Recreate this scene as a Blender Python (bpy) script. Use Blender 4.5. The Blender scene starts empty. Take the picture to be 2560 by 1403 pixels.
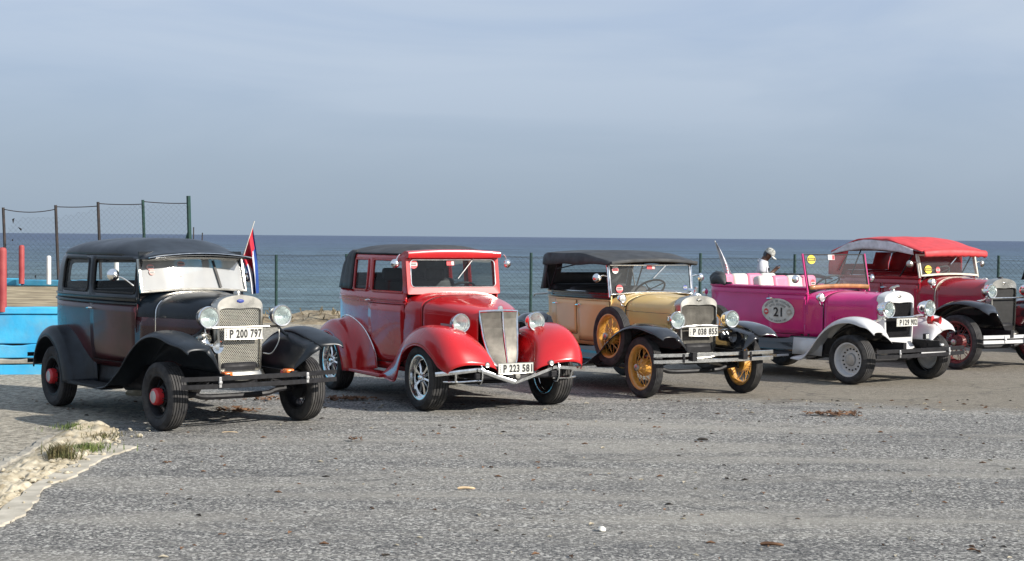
import bpy, bmesh, math, random
from mathutils import Vector, Matrix
R = math.radians
random.seed(7)
S = bpy.context.scene
COL = S.collection

# ------------------------------------------------------------------ camera
F_PX, CAM_H, CX, CY = 3900.0, 1.86, 1280.0, 701.5
HOR_Y, HOR_SLOPE = 592.5, 0.0082
_p = math.atan((CY - HOR_Y) / F_PX); _r = math.atan(HOR_SLOPE)
FW = Vector((0, math.cos(_p), -math.sin(_p)))
_R0 = Vector((1, 0, 0)); _U0 = _R0.cross(FW)
RT = math.cos(_r) * _R0 + math.sin(_r) * _U0
UP = -math.sin(_r) * _R0 + math.cos(_r) * _U0
EYE = Vector((0, 0, CAM_H))
cd = bpy.data.cameras.new('camera'); cam = bpy.data.objects.new('camera', cd); COL.objects.link(cam)
cd.sensor_fit = 'HORIZONTAL'; cd.sensor_width = 36.0; cd.lens = 36.0 * F_PX / 2560.0
cd.clip_start = 0.1; cd.clip_end = 60000
mw = Matrix(((RT.x, UP.x, -FW.x, 0), (RT.y, UP.y, -FW.y, 0), (RT.z, UP.z, -FW.z, CAM_H), (0, 0, 0, 1)))
cam.matrix_world = mw
S.camera = cam

# ------------------------------------------------------------------ world, sun, exposure
SUN_EL, SUN_A = 28.0, 27.0          # elevation; degrees from +X (picture right) toward the camera (-Y)
sun_dir = Vector((math.cos(R(SUN_A)) * math.cos(R(SUN_EL)), -math.sin(R(SUN_A)) * math.cos(R(SUN_EL)), math.sin(R(SUN_EL))))
W = bpy.data.worlds.new('World'); S.world = W; W.use_nodes = True
nt = W.node_tree; nt.nodes.clear()
wo = nt.nodes.new('ShaderNodeOutputWorld'); bg = nt.nodes.new('ShaderNodeBackground')
sky = nt.nodes.new('ShaderNodeTexSky'); sky.sky_type = 'NISHITA'; sky.sun_disc = False
sky.sun_elevation = R(SUN_EL); sky.sun_rotation = math.atan2(sun_dir.x, sun_dir.y)
sky.air_density = 1.0; sky.dust_density = 2.2; sky.ozone_density = 1.6; sky.altitude = 0
tc = nt.nodes.new('ShaderNodeTexCoord')
# thin high cloud: stretched noise on the view direction
mp = nt.nodes.new('ShaderNodeMapping'); mp.inputs['Scale'].default_value = (1.0, 1.0, 5.0)
mp.inputs['Rotation'].default_value = (0.0, R(4), 0.0)
n1 = nt.nodes.new('ShaderNodeTexNoise'); n1.inputs['Scale'].default_value = 3.4; n1.inputs['Detail'].default_value = 7; n1.inputs['Roughness'].default_value = 0.5
n1.inputs['Distortion'].default_value = 0.6
cr = nt.nodes.new('ShaderNodeMapRange'); cr.inputs[1].default_value = 0.38; cr.inputs[2].default_value = 0.64; cr.inputs[3].default_value = 0.0; cr.inputs[4].default_value = 0.85
mx = nt.nodes.new('ShaderNodeMix'); mx.data_type = 'RGBA'
mx.inputs[7].default_value = (4.0, 4.65, 5.7, 1)
L = nt.links.new
L(tc.outputs['Generated'], mp.inputs[0]); L(mp.outputs[0], n1.inputs['Vector']); L(n1.outputs[0], cr.inputs[0])
sz = nt.nodes.new('ShaderNodeSeparateXYZ'); L(tc.outputs['Generated'], sz.inputs[0])
el = nt.nodes.new('ShaderNodeMapRange'); el.interpolation_type = 'SMOOTHSTEP'; el.inputs[1].default_value = 0.0; el.inputs[2].default_value = 0.16
L(sz.outputs[2], el.inputs[0])
hz = nt.nodes.new('ShaderNodeMix'); hz.data_type = 'RGBA'; hz.inputs[6].default_value = (3.35, 4.2, 5.25, 1); hz.inputs[7].default_value = (4.25, 5.25, 6.95, 1)
wc = nt.nodes.new('ShaderNodeMix'); wc.data_type = 'RGBA'; wc.inputs[7].default_value = (5.35, 6.15, 7.35, 1)
cm = nt.nodes.new('ShaderNodeMath'); cm.operation = 'MULTIPLY'; L(cr.outputs[0], cm.inputs[0]); L(el.outputs[0], cm.inputs[1])
L(el.outputs[0], hz.inputs[0]); L(hz.outputs[2], wc.inputs[6]); L(cm.outputs[0], wc.inputs[0]); L(wc.outputs[2], mx.inputs[7])
mx.inputs[0].default_value = 0.86; L(sky.outputs[0], mx.inputs[6]); L(mx.outputs[2], bg.inputs[0]); L(bg.outputs[0], wo.inputs[0])
bg.inputs[1].default_value = 0.08
sl = bpy.data.lights.new('sun', 'SUN'); sl.energy = 5.0; sl.angle = R(0.6); sl.color = (1.0, 0.94, 0.85)
so = bpy.data.objects.new('sun', sl); COL.objects.link(so); so.rotation_euler = sun_dir.to_track_quat('Z', 'Y').to_euler(); so.location = (20, -10, 30)
S.view_settings.view_transform = 'Standard'; S.view_settings.look = 'None'; S.view_settings.gamma = 1.0
S.view_settings.exposure = 0.45; S.view_settings.use_curve_mapping = False
S.render.engine = 'CYCLES'

# pixel of the photograph -> point on a level plane / at a depth
def ray(x, y): return FW + RT * ((x - CX) / F_PX) - UP * ((y - CY) / F_PX)
def gnd(x, y, z=0.0):
    d = ray(x, y); return EYE + d * ((z - CAM_H) / d.z)
def dep(x, y, Y):
    d = ray(x, y); return EYE + d * (Y / d.y)

# ------------------------------------------------------------------ materials
MATS = {}
def srgb(r, g, b):
    f = lambda c: (c / 255 / 12.92) if c / 255 <= 0.04045 else ((c / 255 + 0.055) / 1.055) ** 2.4
    return (f(r), f(g), f(b), 1)
def newmat(name):
    m = bpy.data.materials.new(name); m.use_nodes = True; n = m.node_tree; n.nodes.clear()
    o = n.nodes.new('ShaderNodeOutputMaterial'); MATS[name] = m
    return m, n, o
def node(n, typ, **kw):
    x = n.nodes.new(typ)
    for k, v in kw.items():
        if k.startswith('i_'):
            kk = k[2:]; kk = int(kk) if kk.isdigit() else kk.replace('_', ' ')
            x.inputs[kk].default_value = v
        else: setattr(x, k, v)
    return x
def c4(c): return (c[0], c[1], c[2], 1)
def pbr(name, col, rough=0.5, metal=0.0, coat=0.0, var=0.12, scale=9.0, bump=0.0, bscale=60, col2=None, spec=0.5, dust=0.0, rvar=0.12, coatr=0.06):
    """Principled with a procedural wear: noise varies colour and roughness; dust lightens the low, upward parts with its own noise shape."""
    m, n, o = newmat(name); l = n.links.new
    b = node(n, 'ShaderNodeBsdfPrincipled'); l(b.outputs[0], o.inputs[0])
    t = node(n, 'ShaderNodeTexCoord')
    ns = node(n, 'ShaderNodeTexNoise'); ns.inputs['Scale'].default_value = scale; ns.inputs['Detail'].default_value = 6
    l(t.outputs['Object'], ns.inputs['Vector'])
    mxn = node(n, 'ShaderNodeMix', data_type='RGBA')
    a = c4(col)
    c2 = c4(col2) if col2 else c4([min(1, x * (1 + var * 2)) for x in col])
    mxn.inputs[6].default_value = c4([x * (1 - var) for x in col]) if not col2 else a
    mxn.inputs[7].default_value = c2
    mr = node(n, 'ShaderNodeMapRange'); mr.inputs[1].default_value = 0.35; mr.inputs[2].default_value = 0.65
    l(ns.outputs[0], mr.inputs[0]); l(mr.outputs[0], mxn.inputs[0])
    out = mxn.outputs[2]
    if dust:
        n2 = node(n, 'ShaderNodeTexNoise'); n2.inputs['Scale'].default_value = 3.3; n2.inputs['Detail'].default_value = 9; n2.inputs['Roughness'].default_value = 0.65
        l(t.outputs['Object'], n2.inputs['Vector'])
        r2 = node(n, 'ShaderNodeMapRange'); r2.inputs[1].default_value = 0.42; r2.inputs[2].default_value = 0.75; r2.inputs[4].default_value = dust
        l(n2.outputs[0], r2.inputs[0])
        m2 = node(n, 'ShaderNodeMix', data_type='RGBA'); m2.inputs[7].default_value = (0.30, 0.27, 0.22, 1)
        l(r2.outputs[0], m2.inputs[0]); l(out, m2.inputs[6]); out = m2.outputs[2]
    l(out, b.inputs['Base Color'])
    rr = node(n, 'ShaderNodeMapRange'); rr.inputs[1].default_value = 0.3; rr.inputs[2].default_value = 0.7
    rr.inputs[3].default_value = max(0.02, rough * (1 - rvar)); rr.inputs[4].default_value = min(1, rough * (1 + rvar * 2))
    n3 = node(n, 'ShaderNodeTexNoise'); n3.inputs['Scale'].default_value = scale * 0.45; n3.inputs['Detail'].default_value = 5
    l(t.outputs['Object'], n3.inputs['Vector']); l(n3.outputs[0], rr.inputs[0]); l(rr.outputs[0], b.inputs['Roughness'])
    b.inputs['Metallic'].default_value = metal; b.inputs['Coat Weight'].default_value = coat; b.inputs['Coat Roughness'].default_value = coatr
    b.inputs['Specular IOR Level'].default_value = spec
    if bump:
        nb = node(n, 'ShaderNodeTexNoise'); nb.inputs['Scale'].default_value = bscale; nb.inputs['Detail'].default_value = 4
        l(t.outputs['Object'], nb.inputs['Vector'])
        bp = node(n, 'ShaderNodeBump'); bp.inputs['Strength'].default_value = bump; bp.inputs['Distance'].default_value = 0.01
        l(nb.outputs[0], bp.inputs['Height']); l(bp.outputs[0], b.inputs['Normal'])
    return m
def glassmat(name, tint=(0.86, 0.9, 0.9), refl=0.09, haze=0.0, hazecol=(0.8, 0.8, 0.78)):
    m, n, o = newmat(name); l = n.links.new
    tr = node(n, 'ShaderNodeBsdfTransparent'); tr.inputs[0].default_value = c4(tint)
    gl = node(n, 'ShaderNodeBsdfGlossy'); gl.inputs['Roughness'].default_value = 0.02
    lw = node(n, 'ShaderNodeLayerWeight'); lw.inputs[0].default_value = 0.12
    mr = node(n, 'ShaderNodeMapRange'); mr.inputs[3].default_value = refl; mr.inputs[4].default_value = max(0.5, refl)
    l(lw.outputs['Fresnel'], mr.inputs[0])
    mx = node(n, 'ShaderNodeMixShader'); l(mr.outputs[0], mx.inputs[0]); l(tr.outputs[0], mx.inputs[1]); l(gl.outputs[0], mx.inputs[2])
    out = mx.outputs[0]
    if haze:
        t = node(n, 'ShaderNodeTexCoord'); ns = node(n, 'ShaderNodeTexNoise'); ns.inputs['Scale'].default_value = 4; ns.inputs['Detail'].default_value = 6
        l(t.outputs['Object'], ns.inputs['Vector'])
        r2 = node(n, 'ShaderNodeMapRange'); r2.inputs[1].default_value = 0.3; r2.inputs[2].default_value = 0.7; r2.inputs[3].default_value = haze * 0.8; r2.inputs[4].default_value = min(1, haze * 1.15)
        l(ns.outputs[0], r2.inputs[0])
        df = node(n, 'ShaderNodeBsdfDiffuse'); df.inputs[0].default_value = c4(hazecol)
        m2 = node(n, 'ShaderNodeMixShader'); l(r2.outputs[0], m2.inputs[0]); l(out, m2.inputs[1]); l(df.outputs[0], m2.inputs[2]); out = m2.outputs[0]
    l(out, o.inputs[0])
    return m

# ------------------------------------------------------------------ mesh kit
def lerp(a, b, t): return a + (b - a) * t
def catmull(pts, n, closed=False):
    """n samples through the control points (tuples of any size), chord-length parametrised."""
    P = [Vector(p) if len(p) in (2, 3, 4) else p for p in pts]; m = len(P); out = []
    ts = [0.0]
    for i in range(1, m): ts.append(ts[-1] + max(1e-6, (P[i] - P[i - 1]).length) ** 0.5)
    for k in range(n):
        t = ts[-1] * k / (n - 1); i = 0
        while i < m - 2 and t > ts[i + 1]: i += 1
        u = (t - ts[i]) / (ts[i + 1] - ts[i])
        p0 = P[i - 1] if i > 0 else P[i] * 2 - P[i + 1]; p1 = P[i]; p2 = P[i + 1]; p3 = P[i + 2] if i + 2 < m else P[i + 1] * 2 - P[i]
        out.append(0.5 * ((2 * p1) + (p2 - p0) * u + (2 * p0 - 5 * p1 + 4 * p2 - p3) * u * u + (3 * p1 - p0 - 3 * p2 + p3) * u ** 3))
    return out
def interp(xs, ys, x):
    if x <= xs[0]: return ys[0]
    for i in range(len(xs) - 1):
        if x <= xs[i + 1]: return lerp(ys[i], ys[i + 1], (x - xs[i]) / (xs[i + 1] - xs[i]))
    return ys[-1]
class MB:
    def __init__(s): s.v = []; s.f = []; s.m = []
    def add(s, vs, fs, mat=0, M=None):
        o = len(s.v)
        s.v += [tuple(M @ Vector(p)) if M else tuple(p) for p in vs]
        for f in fs: s.f.append([o + i for i in f]); s.m.append(mat)
        return s
    def box(s, c, d, mat=0, rot=None):
        x, y, z = d[0] / 2, d[1] / 2, d[2] / 2
        vs = [(-x, -y, -z), (x, -y, -z), (x, y, -z), (-x, y, -z), (-x, -y, z), (x, -y, z), (x, y, z), (-x, y, z)]
        M = Matrix.Translation(c)
        if rot: M = M @ Matrix.Rotation(rot[2], 4, 'Z') @ Matrix.Rotation(rot[1], 4, 'Y') @ Matrix.Rotation(rot[0], 4, 'X')
        return s.add(vs, [(0, 3, 2, 1), (4, 5, 6, 7), (0, 1, 5, 4), (1, 2, 6, 5), (2, 3, 7, 6), (3, 0, 4, 7)], mat, M)
    def grid(s, rows, cu=False, cv=False, mat=0, skip=None, M=None, flip=False):
        n, m = len(rows), len(rows[0]); vs = [p for r in rows for p in r]; fs = []
        for i in range(n if cu else n - 1):
            for j in range(m if cv else m - 1):
                if skip and skip(i, j): continue
                a, b, c, d = i * m + j, ((i + 1) % n) * m + j, ((i + 1) % n) * m + (j + 1) % m, i * m + (j + 1) % m
                fs.append((a, d, c, b) if flip else (a, b, c, d))
        return s.add(vs, fs, mat, M)
    def sweep(s, path, sec, up=(0, 0, 1), closed=False, caps=True, mat=0, scale=None):
        """sec: list of (side, up) offsets; ring swept along path."""
        P = [Vector(p) for p in path]; n = len(P); rows = []; upv = Vector(up)
        for i in range(n):
            a = P[(i - 1) % n] if (closed or i > 0) else P[i]; b = P[(i + 1) % n] if (closed or i < n - 1) else P[i]
            t = (b - a).normalized(); sd = t.cross(upv)
            if sd.length < 1e-4: sd = t.cross(Vector((1, 0, 0.01)))
            sd.normalize(); u2 = sd.cross(t)
            k = scale[i] if scale else 1.0
            rows.append([P[i] + sd * (q[0] * k) + u2 * (q[1] * k) for q in sec])
        s.grid(rows, cu=closed, cv=True, mat=mat)
        if caps and not closed:
            o = len(s.v) - n * len(sec); m = len(sec)
            s.f.append([o + j for j in range(m)]); s.m.append(mat)
            s.f.append([o + (n - 1) * m + j for j in reversed(range(m))]); s.m.append(mat)
        return s
    def tube(s, path, r, n=8, closed=False, mat=0, scale=None, up=(0, 0, 1)):
        return s.sweep(path, [(r * math.cos(2 * math.pi * k / n), r * math.sin(2 * math.pi * k / n)) for k in range(n)], up, closed, True, mat, scale)
    def rod(s, a, b, r, n=8, mat=0):
        a = Vector(a); b = Vector(b); d = b - a
        return s.tube([a, b], r, n, mat=mat, up=(1, 0, 0) if abs(d.normalized().z) > 0.9 else (0, 0, 1))
    def lathe(s, prof, n=32, axis='y', c=(0, 0, 0), mat=0, M=None):
        rows = []
        for k in range(n):
            a = 2 * math.pi * k / n; ca, sa = math.cos(a), math.sin(a); row = []
            for (r, h) in prof:
                p = (r * ca, h, r * sa) if axis == 'y' else ((h, r * ca, r * sa) if axis == 'x' else (r * ca, r * sa, h))
                row.append((p[0] + c[0], p[1] + c[1], p[2] + c[2]))
            rows.append(row)
        return s.grid(rows, cu=True, mat=mat, M=M)
    def poly(s, pts, d, mat=0):
        """prism: flat outline pts (3D) extruded by vector d."""
        n = len(pts); a = [Vector(p) for p in pts]; b = [p + Vector(d) for p in a]
        fs = [list(range(n)), [n + i for i in reversed(range(n))]] + [[(i + 1) % n, i, n + i, n + (i + 1) % n] for i in range(n)]
        return s.add(a + b, fs, mat)
    def build(s, name, mats, parent=None, loc=None, rot=None, solid=0, off=0, bevel=0, bseg=2, sub=0, sharp=38, flat=False, weld=False, norm=True, disp=None):
        me = bpy.data.meshes.new(name); me.from_pydata([tuple(p) for p in s.v], [], s.f)
        if not isinstance(mats, (list, tuple)): mats = [mats]
        for mt in mats: me.materials.append(MATS[mt] if isinstance(mt, str) else mt)
        me.polygons.foreach_set('material_index', s.m)
        if weld or norm:
            bm = bmesh.new(); bm.from_mesh(me)
            if weld: bmesh.ops.remove_doubles(bm, verts=bm.verts, dist=0.0006)
            if norm: bmesh.ops.recalc_face_normals(bm, faces=bm.faces)
            bm.to_mesh(me); bm.free()
        if not flat:
            me.shade_smooth(); me.set_sharp_from_angle(angle=R(sharp))
        o = bpy.data.objects.new(name, me); COL.objects.link(o)
        if parent: o.parent = parent
        if loc: o.location = loc
        if rot: o.rotation_euler = rot
        if solid:
            q = o.modifiers.new('solid', 'SOLIDIFY'); q.thickness = solid; q.offset = off; q.use_even_offset = False
        if bevel:
            q = o.modifiers.new('bevel', 'BEVEL'); q.width = bevel; q.segments = bseg; q.limit_method = 'ANGLE'; q.angle_limit = R(40)
        if sub:
            q = o.modifiers.new('sub', 'SUBSURF'); q.levels = sub; q.render_levels = sub
        return o
def tag(o, label, cat, group=None, kind=None):
    if label: o['label'] = label
    if cat: o['category'] = cat
    if group: o['group'] = group
    if kind: o['kind'] = kind
    return o
def empty(name, loc, rz, label, cat, group=None):
    o = bpy.data.objects.new(name, None); COL.objects.link(o); o.location = loc; o.rotation_euler = (0, 0, rz); o.empty_display_size = 0.2
    return tag(o, label, cat, group)
def inst(src, parent, loc=None, rot=None, name=None):
    c = src.copy(); c.name = name or src.name.split('.')[0]; COL.objects.link(c); c.parent = parent
    if loc is not None: c.location = loc
    if rot is not None: c.rotation_euler = rot
    return c
def struct(o): o['kind'] = 'structure'; return o
def text_mesh(txt, size=1.0, offset=0.0, depth=0.0, spacing=1.0, align='CENTER'):
    cu = bpy.data.curves.new('txt', 'FONT'); cu.body = txt; cu.size = size; cu.offset = offset; cu.extrude = depth; cu.align_x = align; cu.align_y = 'CENTER'; cu.space_character = spacing
    cu.resolution_u = 4
    o = bpy.data.objects.new('txt', cu); COL.objects.link(o)
    bpy.context.view_layer.update()
    me = bpy.data.meshes.new_from_object(o.evaluated_get(bpy.context.evaluated_depsgraph_get()))
    bpy.data.objects.remove(o); bpy.data.curves.remove(cu)
    return me
def text_obj(txt, name, mat, parent, w, h, M, offset=0.0, depth=0.0, spacing=1.0):
    """text fitted to w x h (metres), local text plane XY mapped by matrix M."""
    me = text_mesh(txt, 1.0, offset, depth, spacing); me.name = name
    xs = [v.co.x for v in me.vertices]; ys = [v.co.y for v in me.vertices]
    x0, x1, y0, y1 = min(xs), max(xs), min(ys), max(ys)
    for v in me.vertices:
        v.co = M @ Vector(((v.co.x - (x0 + x1) / 2) / (x1 - x0) * w, (v.co.y - (y0 + y1) / 2) / (y1 - y0) * h, v.co.z))
    me.materials.clear(); me.materials.append(MATS[mat])
    o = bpy.data.objects.new(name, me); COL.objects.link(o)
    if parent: o.parent = parent
    return o
# ------------------------------------------------------------------ car materials
pbr('tyre', (0.028, 0.028, 0.030), 0.75, var=0.25, scale=14, dust=0.16, bump=0.15, bscale=90, spec=0.3)
pbr('chrome', (0.84, 0.84, 0.82), 0.11, metal=1.0, var=0.1, scale=20, rvar=0.5)
pbr('nickel', (0.50, 0.485, 0.44), 0.27, metal=1.0, var=0.06, scale=10, rvar=0.25)
pbr('grille_nickel', (0.60, 0.58, 0.51), 0.40, metal=0.6, var=0.06, scale=14)
pbr('grille_dull', (0.15, 0.14, 0.12), 0.45, metal=0.3, var=0.25, scale=6)
pbr('iron_black', (0.010, 0.010, 0.012), 0.5, var=0.3, scale=20, dust=0.015, spec=.25)
pbr('dark_core', (0.012, 0.012, 0.012), 0.8)
pbr('rubber_black', (0.015, 0.015, 0.016), 0.6, dust=0.06)
pbr('upholstery_dark', (0.02, 0.02, 0.022), 0.6, bump=0.1)
pbr('plate_white', (0.56, 0.555, 0.51), 0.4, var=0.05, scale=14, dust=0.05)
pbr('plate_ink', (0.015, 0.015, 0.016), 0.5)
pbr('lamp_amber', (0.75, 0.16, 0.02), 0.25, coat=0.6)
pbr('lamp_red', (0.45, 0.02, 0.02), 0.25, coat=0.6)
pbr('sticker_red', (0.55, 0.05, 0.06), 0.5); pbr('sticker_white', (0.55, 0.55, 0.53), 0.5); pbr('sticker_yellow', (0.70, 0.55, 0.05), 0.5); pbr('sticker_blue', (0.03, 0.05, 0.25), 0.4)
pbr('silver_cap', (0.42, 0.42, 0.42), 0.4, metal=0.6, var=0.15)
glassmat('glass', (0.86, 0.90, 0.90), 0.025)
glassmat('glass_dusty', (0.86, 0.90, 0.90), 0.04, haze=0.045, hazecol=(0.75, 0.77, 0.76))
def lensmat():
    m, n, o = newmat('lens'); l = n.links.new
    b = node(n, 'ShaderNodeBsdfPrincipled'); b.inputs['Base Color'].default_value = (0.86, 0.88, 0.86, 1); b.inputs['Roughness'].default_value = 0.22
    b.inputs['Metallic'].default_value = 0.6; b.inputs['Coat Weight'].default_value = 1.0; b.inputs['Coat Roughness'].default_value = 0.03
    t = node(n, 'ShaderNodeTexCoord'); w = node(n, 'ShaderNodeTexWave'); w.inputs['Scale'].default_value = 26; w.inputs['Distortion'].default_value = 0.6; w.bands_direction = 'Y'
    l(t.outputs['Object'], w.inputs['Vector']); bp = node(n, 'ShaderNodeBump'); bp.inputs['Strength'].default_value = 0.35; bp.inputs['Distance'].default_value = 0.01
    l(w.outputs[0], bp.inputs['Height']); l(bp.outputs[0], b.inputs['Normal']); l(b.outputs[0], o.inputs[0])
lensmat()

def copy_tree(o, parent, loc=None, rot=None):
    c = inst(o, parent, loc, rot)
    for ch in [k for k in o.children]: copy_tree(ch, c)
    return c

# ------------------------------------------------------------------ wheels (outer side = -y)
def make_wheel(car, Rr, w, r0, style, rim, hub, cap, spokes=30, caprad=0.05):
    prof = [(r0 - 0.012, -w * 0.30), (r0 + 0.004, -w * 0.40), (lerp(r0, Rr, 0.3), -w * 0.485), (lerp(r0, Rr, 0.55), -w * 0.5), (lerp(r0, Rr, 0.56), -w * 0.507), (lerp(r0, Rr, 0.62), -w * 0.507), (lerp(r0, Rr, 0.63), -w * 0.498), (Rr - 0.022, -w * 0.46), (Rr - 0.006, -w * 0.40)]
    nr = 5; e = w * 0.37
    for k in range(nr):
        a = -e + 2 * e * k / nr; b = -e + 2 * e * (k + 1) / nr; g = w * 0.022; cr_ = 0.004 * abs((a + b) / (2 * e)) ** 2
        prof += [(Rr - cr_ - 0.009, a + g * 0.4), (Rr - cr_, a + g), (Rr - cr_, b - g), (Rr - cr_ - 0.009, b - g * 0.4)]
    prof += [(r, -y) for (r, y) in reversed(prof[:9])]
    base = MB()
    fl = [(r0 + 0.014, -w * 0.34), (r0 + 0.016, -w * 0.40), (r0 + 0.002, -w * 0.415), (r0 - 0.012, -w * 0.39)]
    if style == 'wire':
        base.lathe(fl + [(r0 - 0.030, -w * 0.22), (r0 - 0.033, w * 0.2), (r0 - 0.012, w * 0.38), (r0 + 0.012, w * 0.40)], 44)
        o = base.build('wheel', rim, car, solid=0.004)
        h = MB().lathe([(0.012, -0.105), (0.034, -0.10), (0.042, -0.085), (0.045, -0.07), (0.062, -0.045), (0.095, -0.03), (0.102, -0.015), (0.102, 0.05), (0.0, 0.05)], 28)
        for k in range(5):
            a = 2 * math.pi * k / 5; h.lathe([(0.0, -0.052), (0.012, -0.05), (0.012, -0.03)], 8, c=(0.074 * math.cos(a), 0, 0.074 * math.sin(a)))
        h.build('hub', hub, o)
        sp = None
        for k in range(spokes):
            a = 2 * math.pi * k / spokes; kind = k % 3
            if kind == 0: r1, y1, da = 0.04, -0.088, 0.30
            elif kind == 1: r1, y1, da = 0.098, 0.015, -0.26
            else: r1, y1, da = 0.098, -0.015, 0.26
            mb = MB().rod((r1 * math.cos(a), y1, r1 * math.sin(a)), ((r0 - 0.028) * math.cos(a + da * 0.55), -0.01 if kind == 0 else 0.012, (r0 - 0.028) * math.sin(a + da * 0.55)), 0.0042, 5)
            mb.build('spoke', rim, o)
    elif style == 'disc':
        base.lathe(fl + [(r0 - 0.022, -w * 0.30), (r0 - 0.030, -w * 0.05), (r0 - 0.05, w * 0.0), (r0 - 0.09, -w * 0.03), (r0 - 0.10, -w * 0.05), (0.085, -w * 0.09), (0.08, -w * 0.06), (0.0, -w * 0.06)], 44)
        o = base.build('wheel', rim, car)
        for k in range(16):
            a = 2 * math.pi * k / 16
            MB().lathe([(0.0, -w * 0.085), (0.0095, -w * 0.085), (0.0105, -w * 0.02)], 10, c=((r0 - 0.078) * math.cos(a), 0.0, (r0 - 0.078) * math.sin(a))).build('vent_hole', 'dark_core', o)
    else:  # chrome blade mag
        base.lathe(fl + [(r0 - 0.014, -w * 0.30), (r0 - 0.022, -w * 0.10), (r0 - 0.028, w * 0.3), (r0 + 0.01, w * 0.40)], 44)
        base.lathe([(r0 - 0.02, -w * 0.20), (r0 - 0.045, -w * 0.17), (r0 - 0.05, -w * 0.05)], 44)
        o = base.build('wheel', 'chrome', car, solid=0.004)
        MB().lathe([(r0 - 0.03, 0.03), (0, 0.03)], 32).build('brake_disc', 'dark_core', o)
        for k in range(10):
            a = 2 * math.pi * k / 10; ca, sa = math.cos(a), math.sin(a)
            mb = MB()
            for (rad, hw, yy) in [(0.05, 0.012, -0.055), (0.11, 0.016, -0.038), (r0 - 0.045, 0.026, -w * 0.12)]:
                pass
            rows = []
            for (rad, hw, yy) in [(0.05, 0.012, -0.055), (0.11, 0.015, -0.038), (r0 - 0.04, 0.024, -w * 0.14)]:
                rows.append([(rad * ca - q * sa, yy + dy, rad * sa + q * ca) for (q, dy) in [(-hw, 0.02), (-hw, 0.004), (0, -0.008), (hw, 0.004), (hw, 0.02)]])
            mb.grid(rows); mb.build('spoke', 'chrome', o)
    MB().lathe(prof, 56).build('tyre', 'tyre', o, sharp=25)
    if style == 'wire' and cap:
        if caprad > 0.06:
            MB().lathe([(0.0, -0.126), (caprad * 0.5, -0.126), (caprad * 0.72, -0.124)], 28, mat=0).lathe([(caprad * 0.72, -0.124), (caprad * 0.76, -0.127), (caprad * 0.95, -0.115), (caprad, -0.10), (caprad, -0.05)], 28, mat=1).build('hub_cap', ['silver_cap', cap], o)
        else:
            MB().lathe([(0.0, -0.120), (caprad * 0.6, -0.118), (caprad * 0.9, -0.108), (caprad, -0.09)], 20).build('hub_cap', cap, o)
    elif style == 'disc':
        MB().lathe([(0.0, -w * 0.26), (0.055, -w * 0.255), (0.078, -w * 0.21), (0.084, -w * 0.07)], 28).build('hub_cap', cap, o)
    elif style == 'mag':
        MB().lathe([(0.0, -0.098), (0.022, -0.096), (0.03, -0.085), (0.036, -0.06), (0.058, -0.05), (0.06, -0.02)], 20).build('hub_cap', 'chrome', o)
    return o
def place_wheels(car, o, wb, ht, Rr, steer=0.0, rear_scale=1.0):
    o.location = (0, -ht, Rr); o.rotation_euler = (0, 0.25, steer)
    copy_tree(o, car, (0, ht, Rr), (0, 0.6, math.pi + steer))
    copy_tree(o, car, (-wb, -ht, Rr), (0, 0.9, 0)); copy_tree(o, car, (-wb, ht, Rr), (0, 0.1, math.pi))

# ------------------------------------------------------------------ fenders from three guide curves
def fender(car, O, C, I, mat, name='fender', n=36, k=7, solid=0.005, both=True, ridge=None, rim=None):
    for sd in ((-1, 1) if both else (-1,)):
        o = catmull(O, n); c = catmull(C, n); i_ = catmull(I, n); mb = MB(); rows = []
        for a in range(n):
            row = []
            for q in range(k + 1):
                th = math.pi / 2 * q / k; sn = math.sin(th); cs = 1 - math.cos(th)
                row.append(Vector((lerp(o[a].x, c[a].x, sn), lerp(o[a].y, c[a].y, cs), lerp(o[a].z, c[a].z, sn))))
            for q in range(1, k + 1):
                th = math.pi / 2 * q / k; sn = math.sin(th); cs = 1 - math.cos(th)
                row.append(Vector((lerp(c[a].x, i_[a].x, cs), lerp(c[a].y, i_[a].y, sn), lerp(c[a].z, i_[a].z, cs))))
            rows.append([(p.x, -sd * p.y, p.z) for p in row])
        f = mb.grid(rows).build(name, mat, car, solid=solid, off=0, sharp=60)
        if rim:   # rolled edge bead
            MB().tube([(p.x, -sd * p.y, p.z) for p in o], 0.008, 6).build('edge_bead', rim, f)
    return f
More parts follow.
